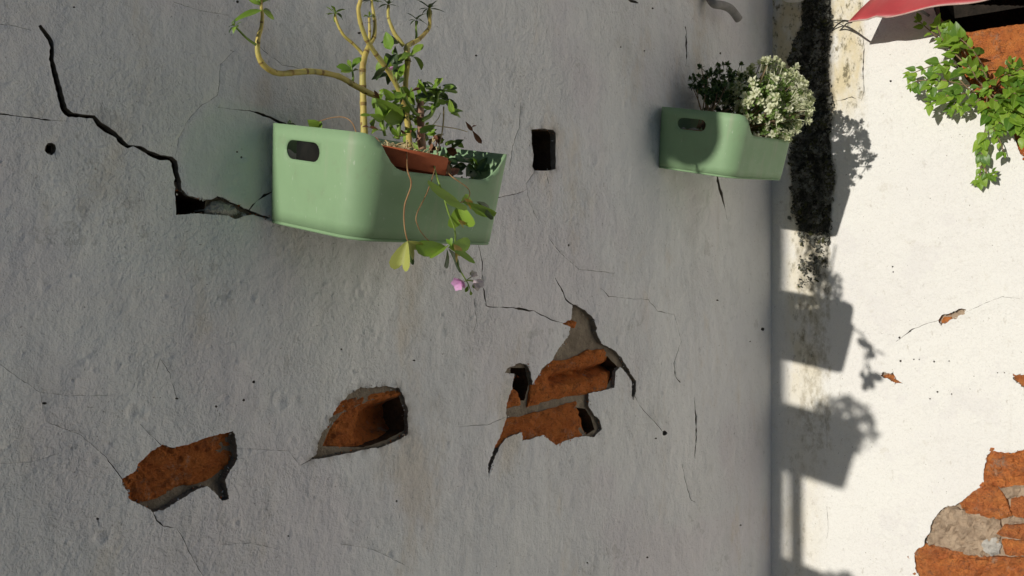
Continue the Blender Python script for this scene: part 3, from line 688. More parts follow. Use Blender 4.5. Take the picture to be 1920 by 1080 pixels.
BR([(1761, 604), (1768, 594), (1782, 594), (1782, 603), (1770, 610)], -.006, rough=.002, step=6, amp=.8)
BR([(1895, 700), (1975, 696), (1975, 745), (1930, 742), (1905, 722)], -.005, rough=.003)
BR([(1650, 706), (1668, 700), (1682, 708), (1690, 722), (1662, 722)], -.005, rough=.002, step=6, amp=.8)
BR([(1806, 64), (1900, 50), (2000, 34), (2000, 122), (1900, 128), (1812, 126)], .001, rough=.004, hfun=lambda x, y: .002)
BR([(1790, 132), (1880, 132), (1884, 200), (1830, 205)], -.006, rough=.004)
BR([(1886, 134), (2000, 128), (2000, 205), (1890, 206)], -.004, rough=.004)
BR([(1876, 210), (2000, 210), (2000, 320), (1925, 312), (1905, 290), (1893, 250)], -.002, mat='brick', rough=.005)

crumbs([bigp, r1, r2, r3, upp], PR, NR, wallR, ['edgeraw', 'corer', 'white', 'brickr'], 110, .007)
# ------------------------------------------------------------------ moss crust in the corner (nobody could count its flakes)
gm = Geo(); gi = []
for i in range(14000):
    b = rnd(.04, 1.02); a = rnd(-.21, -.02)
    w = noise.noise(Vector((a*30, b*26, 5)))
    v = lichen(a, b)+.5*noise.noise(Vector((a*15, b*9, 3)))+.35*w
    if v < .50+.10*(b < .24)+rnd(-.28, .22) or a < -.20: continue
    s = rnd(.0016, .0042) if random.random() < .85 else rnd(.005, .009)
    p = Vector((-(.012*max(0, .5+w)+rnd(0, .006))*min(1, v)-dispR(a, b)-.001, a, b))
    n = Vector((-1, rnd(-1.2, 1.2), rnd(-1.2, 1.2))).normalized(); t = n.orthogonal().normalized(); bb = n.cross(t)
    th = rnd(0, 6.28); t, bb = t*math.cos(th)+bb*math.sin(th), bb*math.cos(th)-t*math.sin(th)
    k = 5; vs = [p+n*s*.25]
    for j in range(k):
        an = 2*math.pi*j/k; r = s*rnd(.5, 1.2); vs.append(p+t*(r*math.cos(an))+bb*(r*math.sin(an))-n*s*rnd(0, .35))
    gm.add((vs, [(0, 1+j, 1+(j+1) % k) for j in range(k)]))
    q = w+rnd(-.35, .35); gi += [1 if q > .22 else (2 if q > .10 else 0)]*k
mm = gm.mesh('moss', False)
for m in ('moss', 'mossg', 'mosso'): mm.materials.append(MAT[m])
mm.polygons.foreach_set('material_index', gi)
tag(mesh_obj('moss', mm, None), 'blackened moss crust running down the white wall beside the corner', 'moss', kind='stuff')

# ------------------------------------------------------------------ planter boxes
BLn, BW, BH, BRd, TAP = .335, .24, .145, .05, .0112
def outline():
    segs = []
    x0, x1, y0, y1, r = 0, BLn, -BW, 0, BRd
    def arc(cx, cy, a0):
        return [(cx+r*math.cos(a), cy+r*math.sin(a), math.cos(a), math.sin(a)) for a in (a0+k*math.pi/24 for k in range(13))]
    pts = [((x0+x1)/2, y1, 0, 1)]
    pts += arc(x0+r, y1-r, math.pi/2) + arc(x0+r, y0+r, math.pi) + arc(x1-r, y0+r, 1.5*math.pi) + arc(x1-r, y1-r, 0)
    pts.append(((x0+x1)/2, y1, 0, 1)); return pts
OUT = outline(); CUM = [0]
for a, b in zip(OUT, OUT[1:]): CUM.append(CUM[-1]+math.hypot(b[0]-a[0], b[1]-a[1]))
PER = CUM[-1]
def at_s(s):
    s = max(0, min(PER, s))
    i = int(np.searchsorted(CUM, s))
    i = max(1, min(i, len(CUM)-1)); d = CUM[i]-CUM[i-1]; t = (s-CUM[i-1])/d if d > 1e-9 else 0
    a, b = OUT[i-1], OUT[i]; q = [a[k]+(b[k]-a[k])*t for k in range(4)]; m = math.hypot(q[2], q[3]); return q[0], q[1], q[2]/m, q[3]/m
S_LEFT = CUM[13]; S_FRONT = CUM[26]; S_RIGHT = CUM[39]     # where the flat left end, front and right end begin
def box_mesh():
    fl = BLn-2*BRd
    nt_ = [(-.040, 0), (-.026, -.003), (-.014, -.012), (-.004, -.024), (.008, -.0355), (.020, -.043), (.034, -.046)]
    top = [(S_FRONT+a, b) for a, b in nt_] + [(S_FRONT+fl-a, b) for a, b in nt_[::-1]]
    loop = [(0, 0)]+top+[(PER, 0), (PER, -BH), (0, -BH)]
    dense = []
    for a, b in zip(loop, loop[1:]+loop[:1]):
        k = max(1, int(math.hypot(b[0]-a[0], b[1]-a[1])/.012))
        dense += [(a[0]+(b[0]-a[0])*j/k, a[1]+(b[1]-a[1])*j/k) for j in range(k)]
    V = [Vector(p) for p in dense]; n = len(V); E = [(i, (i+1) % n) for i in range(n)]
    holes = []
    for c in (S_LEFT+BW/2-BRd-.012, S_RIGHT+BW/2-BRd+.012):
        w, h, cz = .039, .0138, -.0355; st = []
        for k in range(9):
            a = -math.pi/2+k*math.pi/8; st.append((c+w-h+h*math.cos(a), cz+h*math.sin(a)))
        for k in range(9):
            a = math.pi/2+k*math.pi/8; st.append((c-w+h+h*math.cos(a), cz+h*math.sin(a)))
        holes.append(st); o = len(V); V += [Vector(p) for p in st]; E += [(o+i, o+(i+1) % len(st)) for i in range(len(st))]
    for s in np.arange(.006, PER-.003, .0065):
        for z in np.arange(-BH+.018, -.004, .018):
            if inside(np.array([s]), np.array([z]), loop)[0]: V.append(Vector((s, z)))
    v, e, f, *_ = delaunay_2d_cdt(V, E, [], 1, 1e-6)
    P = np.array([(p.x, p.y) for p in v]); F = np.array([t for t in f if len(t) == 3]); cen = P[F].mean(1); keep = inside(cen[:, 0], cen[:, 1], loop)
    for h in holes: keep &= ~inside(cen[:, 0], cen[:, 1], h)
    bm = bmesh.new(); bv = []
    for s, z in P:
        x, y, nx, ny = at_s(s); ins = TAP*(-z/BH); bv.append(bm.verts.new((x-nx*ins, y-ny*ins, z)))
    for t in F[keep]: bm.faces.new([bv[i] for i in t])
    bmesh.ops.remove_doubles(bm, verts=bm.verts, dist=1e-5)
    for q in [q for q in bm.verts if not q.link_faces]: bm.verts.remove(q)
    bmesh.ops.recalc_face_normals(bm, faces=bm.faces)
    bm.faces.ensure_lookup_table()
    f0 = max(bm.faces, key=lambda q: -q.calc_center_median().y)
    if f0.normal.y > 0: bmesh.ops.reverse_faces(bm, faces=bm.faces)
    me = bpy.data.meshes.new('body'); bm.to_mesh(me); bm.free()
    me.polygons.foreach_set('use_smooth', [True]*len(me.polygons)); return me
def rrect(z, ins, bm):
    vs = []
    for x, y, nx, ny in OUT[1:-1]: vs.append(bm.verts.new((x-nx*ins, y-ny*ins, z)))
    return vs
def base_mesh():
    bm = bmesh.new(); lv = [rrect(-BH+.0015, TAP+.0035, bm), rrect(-BH-.0035, TAP+.0005, bm), rrect(-BH-.005, TAP+.002, bm)]
    for a, b in zip(lv, lv[1:]):
        for i in range(len(a)): bm.faces.new((a[i], a[(i+1) % len(a)], b[(i+1) % len(a)], b[i]))
    bm.faces.new(lv[0]); bm.faces.new(lv[-1][::-1])
    bmesh.ops.remove_doubles(bm, verts=bm.verts, dist=1e-5)
    return bm_mesh(bm, 'base', False)
BODY, BASE = box_mesh(), base_mesh()
GBOX = 'green planter boxes hung along the wall'
def planter(x, z, sag, tilt, label, src=[None]):
    if src[0] is None:
        r = thing('planter_box', label, 'planter', (x, -.004, z), GBOX); r.rotation_euler = (sag, tilt, 0)
        o = mesh_obj('body', BODY, MAT['green'], r)
        m = o.modifiers.new('wall', 'SOLIDIFY'); m.thickness = .003; m.offset = -1
        mesh_obj('base', BASE, MAT['green'], r); src[0] = r; return r
    return dup(src[0], (x, -.004, z), (sag, tilt, 0), label)
B1 = (-1.847, .2806, .1834, -.036); B2 = (-.6971, .504, .2149, -.0953)
B3 = (-2.95, .114, .20, -.02); B4 = (-3.0, -.335, .20, .0)
planter(*B1, 'sage green box holding a terracotta pot of yellow stemmed succulents')
planter(*B2, 'half shaded sage green box with the cream leaved shrub, beside the corner')
planter(*B3, 'green box further along, above the drain pipe, its bushy shadow low on the white wall')
planter(*B4, 'lowest green box near the drain pipe, its shadow at the foot of the white wall')
def in_box(B, p):                       # a place inside a planter, in world coordinates
    m = Matrix.Translation((B[0], -.004, B[1])) @ Matrix.Rotation(B[3], 4, 'Y') @ Matrix.Rotation(B[2], 4, 'X'); return m @ Vector(p)

def lathe(profile, n=32):
    v, f = [], []; k = len(profile)
    for j in range(n):
        a = 2*math.pi*j/n
        for r, z in profile: v.append((r*math.cos(a), r*math.sin(a), z))
    for j in range(n):
        for i in range(k-1):
            a, b = j*k+i, ((j+1) % n)*k+i
            f.append((a, b, b+1, a+1))
    return v, f

# terracotta pot standing in the left box
def soil_disc(r, seed, amp=.006, n=26, rings=7):
    v = [(0, 0, amp*noise.noise(Vector((0, 0, seed))))]; f = []
    for k in range(1, rings+1):
        for j in range(n):
            a = 2*math.pi*j/n; q = r*k/rings
            v.append((q*math.cos(a), q*math.sin(a), amp*(noise.noise(Vector((q*60*math.cos(a), q*60*math.sin(a), seed)))+.5*noise.noise(Vector((q*150*math.cos(a), q*150*math.sin(a), seed))))+.012*(1-k/rings)))
    for j in range(n): f.append((0, 1+j, 1+(j+1) % n))
    for k in range(rings-1):
        for j in range(n):
            a, b = 1+k*n+j, 1+k*n+(j+1) % n; f.append((a, a+n, b+n, b))
    return v, f
POT = (.142, -.138, -.139)
pot = thing('flower_pot', 'terracotta pot standing inside the big green box', 'pot', in_box(B1, POT)); pot.rotation_euler = (B1[2]*.9, B1[3], .3)
mesh_obj('pot_body', py_mesh('pot_body', *lathe([(0, .0), (.058, .0), (.062, .004), (.082, .098), (.079, .099), (.060, .006), (0, .006)])), MAT['terra'], pot)
mesh_obj('pot_rim', py_mesh('pot_rim', *lathe([(.0822, .094), (.0885, .094), (.0895, .096), (.0905, .1195), (.0892, .122), (.0855, .122), (.0845, .1195), (.0835, .099)])), MAT['terra'], pot)
so = mesh_obj('soil', py_mesh('soil', *soil_disc(.084, 3.3)), MAT['soil'], pot); so.location = (0, 0, .113)
gl = Geo()
for i in range(230):
    r = .08*math.sqrt(random.random()); a = rnd(0, 6.28); p = Vector((r*math.cos(a), r*math.sin(a), .118+rnd(0, .014)*(1-r/.1)))
    if i % 3:
        d = Vector((rnd(-1, 1), rnd(-1, 1), rnd(-.2, .6))).normalized()*rnd(.006, .02); gl.add(tube_geo([p, p+d*.5+Vector((0, 0, .002)), p+d], rnd(.0006, .0014), 4, 2))
    else:
        q = [p+Vector((rnd(-1, 1), rnd(-1, 1), rnd(-.5, .8)))*.008 for _ in range(4)]; gl.add((q, [(0, 1, 2), (0, 2, 3)]))
tag(mesh_obj('leaf_litter', gl.mesh('leaf_litter', False), MAT['straw'], pot), kind='stuff')

NP = (.056, -.102, -.140)  # second pot, put in and widened to keep sun out of the left handle
npot = thing('nursery_pot', 'small black nursery pot added beside the terracotta pot to block sun through the handle', 'pot', in_box(B1, NP)); npot.rotation_euler = (B1[2], B1[3], 0)
mesh_obj('pot_body', py_mesh('pot_body', *lathe([(0, .0), (.042, .0), (.049, .126), (.052, .126), (.052, .133), (.048, .133), (.041, .006), (0, .006)])), MAT['cable'], npot)
so = mesh_obj('soil', py_mesh('soil', *soil_disc(.048, 8.1, .005)), MAT['soil'], npot); so.location = (0, 0, .124)

# ------------------------------------------------------------------ leaves
def leaf_mesh(name, prof, rows=7, fold=.35, curl=.35, cols=2):
    """a leaf one unit long along +Y; prof(t) is its half width"""
    v, f = [], []; c = 2*cols+1
    for i in range(rows+1):
        t = i/rows; w = max(prof(t), .004)
        for j in range(c):
            q = (j-cols)/cols
            v.append((q*w, t, fold*abs(q)*w - curl*t*t*.5 + .03*math.sin(q*5+t*9)*w*4))
    for i in range(rows):
        for j in range(c-1):
            a = i*c+j; f.append((a, a+1, a+c+1, a+c))
    return py_mesh(name, v, f)
ovate = lambda t: .30*math.sin(math.pi*min(1, t**.72))**.85*(1-.25*t)+(.02 if t < .1 else 0)
spat = lambda t: .17*(math.sin(math.pi*min(1, t**1.5))**.8)+.025
lance = lambda t: .10*math.sin(math.pi*t**.8)**.8
LM = dict(ovate=[leaf_mesh('leaf', ovate, 7, f, c) for f, c in ((.35, .4), (.15, .7), (.6, .2), (.3, -.2))],
          spat=[leaf_mesh('leaf', spat, 6, f, c) for f, c in ((.3, .5), (.5, 1.0), (.2, .1))],
          lance=[leaf_mesh('leaf', lance, 6, f, c) for f, c in ((.3, .5), (.4, 1.1))])
def heart(name, fold, curl):
    # clover leaflet: wedge at the base, two lobes and a notch at the tip
    half = [(0, 0), (.12, .12), (.30, .38), (.46, .68), (.50, .88), (.42, 1.0), (.26, 1.02), (.10, .92), (0, .78)]
    v, f = [], []
    for t, _ in [(q[1], 0) for q in half]:
        pass
    for s in (1, -1):
        o = len(v)
        mid = [(0, q[1] if q[1] < .78 else .78) for q in half]
        for (x, y), (mx, my) in zip(half, mid):
            for k in (0, .5, 1):
                px, py = mx+(x-mx)*k, my+(y-my)*k
                v.append((s*px, py, fold*px-curl*py*py*.5+.04*math.sin(py*7+s)*px))
        for i in range(len(half)-1):
            for k in range(2):
                a = o+i*3+k; q = (a, a+1, a+4, a+3); f.append(q if s > 0 else q[::-1])
    bm = bmesh.new(); bv = [bm.verts.new(p) for p in v]
    for q in f:
        try: bm.faces.new([bv[i] for i in q])
        except ValueError: pass
    bmesh.ops.remove_doubles(bm, verts=bm.verts, dist=1e-4)
    return bm_mesh(bm, name)
HEART = [heart('leaflet', .3, .25), heart('leaflet', .55, .5), heart('leaflet', .2, .7)]
def orient(p, d, n, s, w=1.0):
    d = d.normalized(); n = (n-d*n.dot(d)); n = n.normalized() if n.length > 1e-6 else d.orthogonal().normalized(); x = d.cross(n)
    m = Matrix.Identity(4)
    for i in range(3): m[i][0], m[i][1], m[i][2], m[i][3] = x[i]*s*w, d[i]*s, n[i]*s, p[i]
    return m
MESHV = {}
def leaf(kind, mat, p, d, n, s, parent, base, w=1.0, name='leaf', var=None):
    L = HEART if kind == 'heart' else LM[kind]
    me0 = L[var if var is not None else random.randrange(len(L))]
    key = (me0.name, mat)
    if key not in MESHV:
        m = me0.copy(); m.name = name; m.materials.clear(); m.materials.append(MAT[mat]); MESHV[key] = m
    o = mesh_obj(name, MESHV[key], None, parent)
    o.matrix_local = Matrix.Translation(-Vector(base)) @ orient(p, d, n, s, w)
    return o
TOCAM = lambda p: (CAM-p).normalized()

def stem(parent, base, pts, dia, mat, y, name='stem', n=9, lump=.12):
    """pts: photo points; y: distance from the wall (one value or one per point); dia: photo pixels"""
    P = [PL(u, (y[i] if hasattr(y, '__len__') else y)) for i, u in enumerate(pts)]
    D = dia if hasattr(dia, '__len__') else [dia]*len(P)
    R = [d/2*mpp(p)*(.82 if name == 'runner' else 1) for d, p in zip(D, P)]
    v, f = tube_geo(P, R, n, 7, lump); nf = len(f); rings = []
    if mat == 'bark':
        # swollen nodes and dark leaf scars along the old wood
        nr = len(v)//n; cen_ = [sum((v[r*n+k] for k in range(n)), Vector())/n for r in range(nr)]; run = 0
        for r in range(1, nr):
            run += (cen_[r]-cen_[r-1]).length
            if run > .020+.012*random.random():
                run = 0; rings.append(r)
                for k in range(n): v[r*n+k] = cen_[r]+(v[r*n+k]-cen_[r])*1.10
    me = py_mesh(name, v, f); me.materials.append(MAT[mat])
    if rings:
        me.materials.append(MAT['scar'])
        for r in rings:
            st = random.randrange(n)
            for k in range(random.randint(3, n-2)): me.polygons[(r-1)*n+(st+k) % n].material_index = 1
    return mesh_obj(name, me, None, parent, base), P
def lin(a, b, n): return [a+(b-a)*i/(n-1) for i in range(n)]
def rosette(parent, base, p, axis, k, size, mats, kind='spat', elev=(.1, .8), w=1.0, seed=0):
    axis = axis.normalized(); t = axis.orthogonal().normalized(); b = axis.cross(t)
    for i in range(k):
        a = 2.4*i+seed; e = elev[0]+(elev[1]-elev[0])*i/max(1, k-1)
        d = (t*math.cos(a)+b*math.sin(a))*math.cos(e)+axis*math.sin(e)
        leaf(kind, mats[i % len(mats)], p+axis*(.0015*i/k), d, axis, size*rnd(.75, 1.1), parent, base, w*rnd(.85, 1.2))

# ------------------------------------------------------------------ succulent in the pot
sb = in_box(B1, (POT[0], POT[1], -.02))
sc = thing('succulent', 'succulent with bare bent yellow stems rising from the terracotta pot', 'plant', sb)
yb = sb.y
stem(sc, sb, [(684, 268), (682, 230), (681, 185), (680, 130), (684, 105), (692, 85), (701, 70), (703, 46), (700, 22), (697, 5), (697, -14)], [15, 13, 12, 12, 11, 9, 8, 7, 6, 5, 4], 'bark', lin(yb, yb+.01, 11))
stem(sc, sb, [(686, 103), (680, 101), (674, 94), (661, 81), (646, 68), (637, 54), (630, 37), (628, 26)], [7, 7, 6, 6, 6, 5, 5, 4], 'bark', lin(yb+.005, yb+.02, 8))
stem(sc, sb, [(689, 91), (692, 75), (693, 61), (692, 33)], [6, 6, 5.5, 5], 'bark', yb+.006)
stem(sc, sb, [(768, 275), (764, 235), (757, 200), (748, 170), (733, 141), (720, 122), (704, 100), (687, 74), (676, 43), (672, 18), (676, 0), (679, -25)], [12, 11, 10, 10, 10, 10, 9.5, 9, 8.5, 8, 8, 7], 'bark', lin(yb-.01, yb-.045, 12))
stem(sc, sb, [(712, 182), (695, 176), (665, 160), (641, 146), (618, 139), (586, 134), (553, 136), (526, 138), (507, 132), (491, 118), (483, 97), (484, 72), (490, 51), (492, 28), (490, 14), (489, -6)], [11, 11, 11, 11, 11, 11, 11, 11, 11, 11, 10, 8.5, 7.5, 6.5, 6, 6], 'bark', lin(yb-.03, yb-.05, 16))
stem(sc, sb, [(480, 84), (463, 72), (449, 58), (441, 50)], [5, 4.5, 4, 4], 'gstem', yb-.048)
stem(sc, sb, [(661, 156), (662, 142), (659, 126)], [5, 4.5, 3], 'gstem', yb-.035)
stem(sc, sb, [(768, 270), (766, 230), (760, 190), (761, 148), (764, 120), (763, 102), (763, 88), (770, 82), (785, 74), (798, 61), (805, 50), (806, 28), (805, 15)], [10, 10, 10, 10, 11, 11.5, 11, 9, 8, 7.5, 7, 6, 5], 'bark', lin(yb, yb+.04, 13))
stem(sc, sb, [(780, 77), (781, 65), (780, 55), (780, 40)], [5, 4.5, 4, 4], 'gstem', yb+.03)
stem(sc, sb, [(757, 86), (748, 74), (741, 65), (733, 48), (728, 31), (728, 10)], [8, 8, 8, 7, 6, 5], 'bark', lin(yb+.02, yb+.035, 6))
stem(sc, sb, [(792, 280), (790, 260), (789, 231), (788, 206), (789, 190)], [16, 15, 14, 14, 12], 'stub', yb-.02)
stem(sc, sb, [(785, 194), (784, 180)], [4, 2], 'stub', yb-.02); stem(sc, sb, [(791, 194), (791, 178)], [4, 2], 'stub', yb-.02)
stem(sc, sb, [(792, 226), (796, 223), (807, 216), (815, 200), (819, 187), (821, 172)], [8, 8, 8, 8, 7, 6], 'gstem', yb-.03)
stem(sc, sb, [(752, 165), (755, 173), (762, 189), (772, 204), (779, 213), (786, 216)], [7, 7, 7, 7, 6, 6], 'gstem', yb-.045)
stem(sc, sb, [(722, 255), (718, 237), (717, 222), (714, 208)], [6, 6, 5, 4], 'gstem', yb-.05)
stem(sc, sb, [(745, 260), (748, 238), (746, 215)], [9, 9, 7], 'gstem', yb-.03)
up = Vector((0, 0, 1))
def pxleaf(a, b, kind='spat', mat='succ', y=None, dy=0.0, w=1.0, nrm=None, parent=None, base=None, var=None):
    y = yb-.04 if y is None else y
    p, q = PL(a, y), PL(b, y+dy)
    n = nrm or (TOCAM(p)*.8+Vector((-1.0, 0, .45)))
    return leaf(kind, mat, p, q-p, n, (q-p).length, parent or sc, sb if base is None else base, w, var=var)
# tufts at the stem ends
for u, y, k, s in (((805, 17), yb+.04, 8, 27), ((781, 38), yb+.03, 8, 21), ((728, 10), yb+.035, 7, 20)):
    p = PL(u, y); rosette(sc, sb, p, Vector((-.1, -.1, 1)), k, s*mpp(p), ['sdark'], 'lance', (-.25, .9), 1.6)  # tufts under the board: its shade is put into the darker leaf colour
p = PL((697, 3), yb+.01); rosette(sc, sb, p, up, 8, 24*mpp(p), ['succ', 'sdark'], 'lance', (-.1, 1), 1.5)
p = PL((628, 26), yb+.02); rosette(sc, sb, p, Vector((0, -.2, 1)), 10, 22*mpp(p), ['succ', 'succ', 'sdark'], 'spat', (-.35, .9), .9)
p = PL((692, 33), yb+.006); rosette(sc, sb, p, up, 6, 14*mpp(p), ['succ'], 'spat', (.1, 1), .9)
pxleaf((492, 19), (436, 28), 'lance', 'succ', yb-.05, w=1.1, var=0)
pxleaf((492, 18), (524, 40), 'lance', 'succ', yb-.05, 0, 1.2, var=1); pxleaf((494, 17), (522, 26), 'lance', 'sdark', yb-.045, w=1.6)
for a, b in (((489, 8), (480, -10)), ((491, 6), (494, -14)), ((490, 8), (503, -8)), ((488, 6), (487, -16)), ((489, 10), (470, -2))): pxleaf(a, b, 'spat', 'succ', yb-.05)
p = PL((441, 50), yb-.048); rosette(sc, sb, p, Vector((-.6, 0, .8)), 6, 17*mpp(p), ['succ', 'sdark'], 'spat', (0, .9))
pxleaf((441, 50), (436, 62), 'ovate', 'succ', yb-.055)
for a, b in (((660, 130), (636, 122)), ((660, 128), (675, 106)), ((659, 128), (652, 112)), ((661, 132), (640, 134)), ((662, 134), (676, 124))): pxleaf(a, b, 'spat', random.choice(['succ', 'succ', 'sdark']), yb-.035, w=1.3)
# leafy head on the green arching shoot
for i in range(34):
    c = (821+rnd(-14, 12), 172+rnd(-14, 22)); a = rnd(-math.pi, 0.5); L_ = rnd(16, 30)
    pxleaf(c, (c[0]+L_*math.cos(a), c[1]+L_*.8*math.sin(a)), 'spat', random.choice(['succ', 'succ', 'sdark']), yb-.03+rnd(-.02, .03), rnd(-.02, .02), rnd(.8, 1.3))
# leaves low among the stems
for i in range(74):
    c = (rnd(695, 808), rnd(158, 262)); a = rnd(-math.pi*1.1, .3); L_ = rnd(11, 28)
    pxleaf(c, (c[0]+L_*math.cos(a), c[1]+L_*math.sin(a)), random.choice(['spat', 'ovate', 'spat']), random.choice(['succ', 'succ', 'sdark', 'oxal']), yb+rnd(-.06, .03), rnd(-.015, .015), rnd(.8, 1.2))
for i in range(26):
    c = (rnd(715, 775), rnd(78, 150)); a = rnd(-math.pi, math.pi); L_ = rnd(14, 34)
    pxleaf(c, (c[0]+L_*math.cos(a), c[1]+L_*math.sin(a)), random.choice(['spat', 'ovate', 'spat']), random.choice(['succ', 'sdark', 'sdark']), yb+rnd(-.03, .04), rnd(-.015, .015), rnd(.8, 1.3))
for a, b in (((752, 230), (702, 180)), ((724, 210), (703, 190)), ((716, 224), (703, 196)), ((718, 222), (735, 196)), ((716, 226), (694, 214)), ((738, 188), (718, 164)), ((740, 190), (762, 178)), ((850, 212), (842, 186)), ((846, 214), (870, 201)), ((846, 213), (868, 217)), ((788, 250), (816, 238)), ((735, 240), (748, 258)), ((752, 145), (757, 118))):
    pxleaf(a, b, 'ovate', random.choice(['succ', 'oxal', 'succ']), yb-.06, w=.9)
for a, b, y in (((873, 228), (886, 246), yb-.02), ((886, 245), (903, 270), yb-.02), ((884, 240), (893, 232), yb-.02), ((770, 172), (790, 164), yb-.03), ((700, 178), (720, 190), yb-.05), ((715, 188), (702, 172), yb-.05)): pxleaf(a, b, 'spat', 'dry', y, w=.8)
stem(sc, sb, [(832, 200), (831, 233), (827, 258), (821, 284)], [3.4, 3.4, 2.4, 2.4], 'straw', yb-.05, n=6)
stem(sc, sb, [(795, 236), (811, 235), (854, 241), (876, 247)], [2, 2, 1.6, 1.4], 'straw', yb-.03, n=6)
stem(sc, sb, [(811, 235), (822, 222), (826, 212)], [1.6, 1.6, 1.2], 'straw', yb-.03, n=6)
stem(sc, sb, [(595, 229), (620, 221), (645, 220), (660, 230), (668, 248)], [1.8, 1.8, 1.8, 2.2, 2.4], 'runner', [-.03, -.05, -.07, -.09, yb], n=6)
pxleaf((596, 240), (578, 226), 'ovate', 'succ', -.05, w=1.6); pxleaf((598, 242), (600, 226), 'ovate', 'succ', -.05, w=1.6)
pxleaf((530, 240), (572, 240), 'spat', 'sdark', -.04, w=1.6); pxleaf((545, 240), (540, 226), 'spat', 'sdark', -.03, w=1.6)
for i in range(16):
    c = (rnd(672, 800), rnd(238, 278)); a = rnd(-3, 0); L_ = rnd(8, 20)
    pxleaf(c, (c[0]+L_*math.cos(a), c[1]+L_*math.sin(a)*.5), 'spat', 'dry', yb+rnd(-.08, .02), 0, 1)

# ------------------------------------------------------------------ clover trailing over the box front
ob = in_box(B1, (.20, -.15, -.03))
ox = thing('clover', 'trailing clover with notched leaves and pink flowers hanging over the green box front', 'plant', ob)
yf = -.262
stem(ox, ob, [(762, 272), (763, 290), (764, 319), (771, 346), (759, 384), (758, 420), (762, 444), (765, 452)], [2, 2.4, 3.2, 3.6, 3.6, 3.2, 3, 2.6], 'runner', [yb-.05, -.22, -.262, yf-.004, yf, yf, yf, yf], 'runner', 7)
stem(ox, ob, [(818, 306), (812, 329), (800, 363), (781, 403), (784, 425), (795, 442), (808, 456)], [2.4, 2.6, 2.6, 2.6, 2.4, 2.4, 2.4], 'runner', [-.2, -.26, yf, yf-.01, yf-.01, yf, yf], 'runner', 7)
stem(ox, ob, [(812, 304), (819, 331), (831, 365), (841, 399), (853, 432), (854, 464), (860, 500), (874, 526)], [3.6, 4, 4.2, 4.2, 4, 4, 3.6, 3.2], 'gstem', [-.2, -.26, yf-.01, yf-.012, yf-.012, yf, yf, yf], 'runner', 7)
stem(ox, ob, [(838, 318), (846, 330), (874, 350), (881, 362), (876, 374), (863, 380)], [2.4, 2.6, 2.6, 2.4, 2.2, 2], 'runner', [-.2, -.25, yf, yf, yf-.01, yf-.02], 'runner', 7)
def lf(a, b, mat='oxal', w=1.0, y=None, var=0, nrm=None, dy=0.0):
    y = yf-.016 if y is None else y
    p, q = PL(a, y), PL(b, y+dy)
    return leaf('heart', mat, p, q-p, nrm or Vector((-1, -.7, .35)), (q-p).length/1.0, ox, ob, w, 'leaflet', var)
lf((863, 380), (830, 368), 'oxal', 1.2, var=0, nrm=Vector((-1, -.55, .3)), dy=-.02)
lf((863, 381), (866, 426), 'oxal', 1.15, var=1, nrm=Vector((-1, -.7, .25)))
lf((864, 379), (908, 392), 'oxal', .75, var=1, nrm=Vector((-.1, -.5, .8)), dy=.015)
lf((893, 378), (922, 404), 'sdark', .55, var=1, nrm=Vector((.6, -.6, .2)))
lf((870, 372), (892, 388), 'oxor', .45, var=2, y=yf-.020)
lf((858, 412), (872, 424), 'oxor', .5, var=1, y=yf-.019)
lf((764, 452), (748, 504), 'oxye', .72, var=1, nrm=Vector((-1, -.5, .1)))
lf((764, 452), (784, 474), 'oxye', 1.1, var=1, nrm=Vector((-.8, -.7, .4)))
lf((765, 453), (766, 496), 'sdark', .55, var=1, y=yf-.005)
lf((838, 464), (800, 470), 'oxal', .65, var=1, nrm=Vector((-.8, -.5, .7)), dy=-.02)
lf((838, 466), (836, 502), 'sdark', 1.0, var=0, nrm=Vector((.5, -.8, -.2)))
lf((840, 466), (862, 504), 'sdark', .8, var=0, nrm=Vector((.6, -.6, 0)), y=yf+.004)
lf((840, 464), (886, 472), 'oxal', .8, var=0, nrm=Vector((-.9, -.7, .3)))
lf((850, 458), (868, 484), 'oxor', .8, var=2, nrm=Vector((-.3, -.9, .3)), y=yf-.018)
lf((846, 462), (842, 448), 'oxal', .9, var=2)
# blossoms
def blossom(c, tip, mat, y=yf-.004, size=1.0):
    p, q = PL(c, y), PL(tip, y); d = (q-p); L_ = d.length; ax_ = d.normalized(); t = ax_.orthogonal().normalized(); b = ax_.cross(t)
    gq = Geo()
    for k in range(5):
        a = 2*math.pi*k/5; r = t*math.cos(a)+b*math.sin(a)
        m = orient(p, ax_+r*.42, -r+ax_*.2, L_*.72, 1.9)
        lm = LM['spat'][0]; gq.add(([v.co for v in lm.vertices], [tuple(f.vertices) for f in lm.polygons]), m)
    return mesh_obj('flower', gq.mesh('flower'), MAT[mat], ox, ob)
blossom((868, 527), (848, 538), 'petal'); blossom((870, 528), (864, 542), 'petal'); blossom((888, 526), (906, 540), 'petalw'); blossom((884, 520), (893, 507), 'petalw')
blossom((735, 132), (731, 121), 'petal', yb-.06)
for a, b in (((874, 526), (870, 529)), ((874, 526), (888, 526)), ((874, 526), (884, 519)), ((874, 526), (882, 545)), ((874, 526), (878, 536)), ((874, 526), (892, 530)), ((735, 132), (738, 150))):
    y = yf if a[0] > 800 else yb-.06
    stem(ox, ob, [a, ((a[0]+b[0])/2+1, (a[1]+b[1])/2-1), b], [2, 1.8, 1.6], 'gstem', y, 'flower_stalk', 6)
for a, b in (((882, 545), (884, 554)), ((878, 536), (874, 546)), ((890, 530), (888, 540)), ((886, 518), (882, 510))): leaf('spat', 'succ', PL(a, yf), PL(b, yf)-PL(a, yf), Vector((-.6, -.8, .2)), (PL(b, yf)-PL(a, yf)).length, ox, ob, 1.6, 'bud')
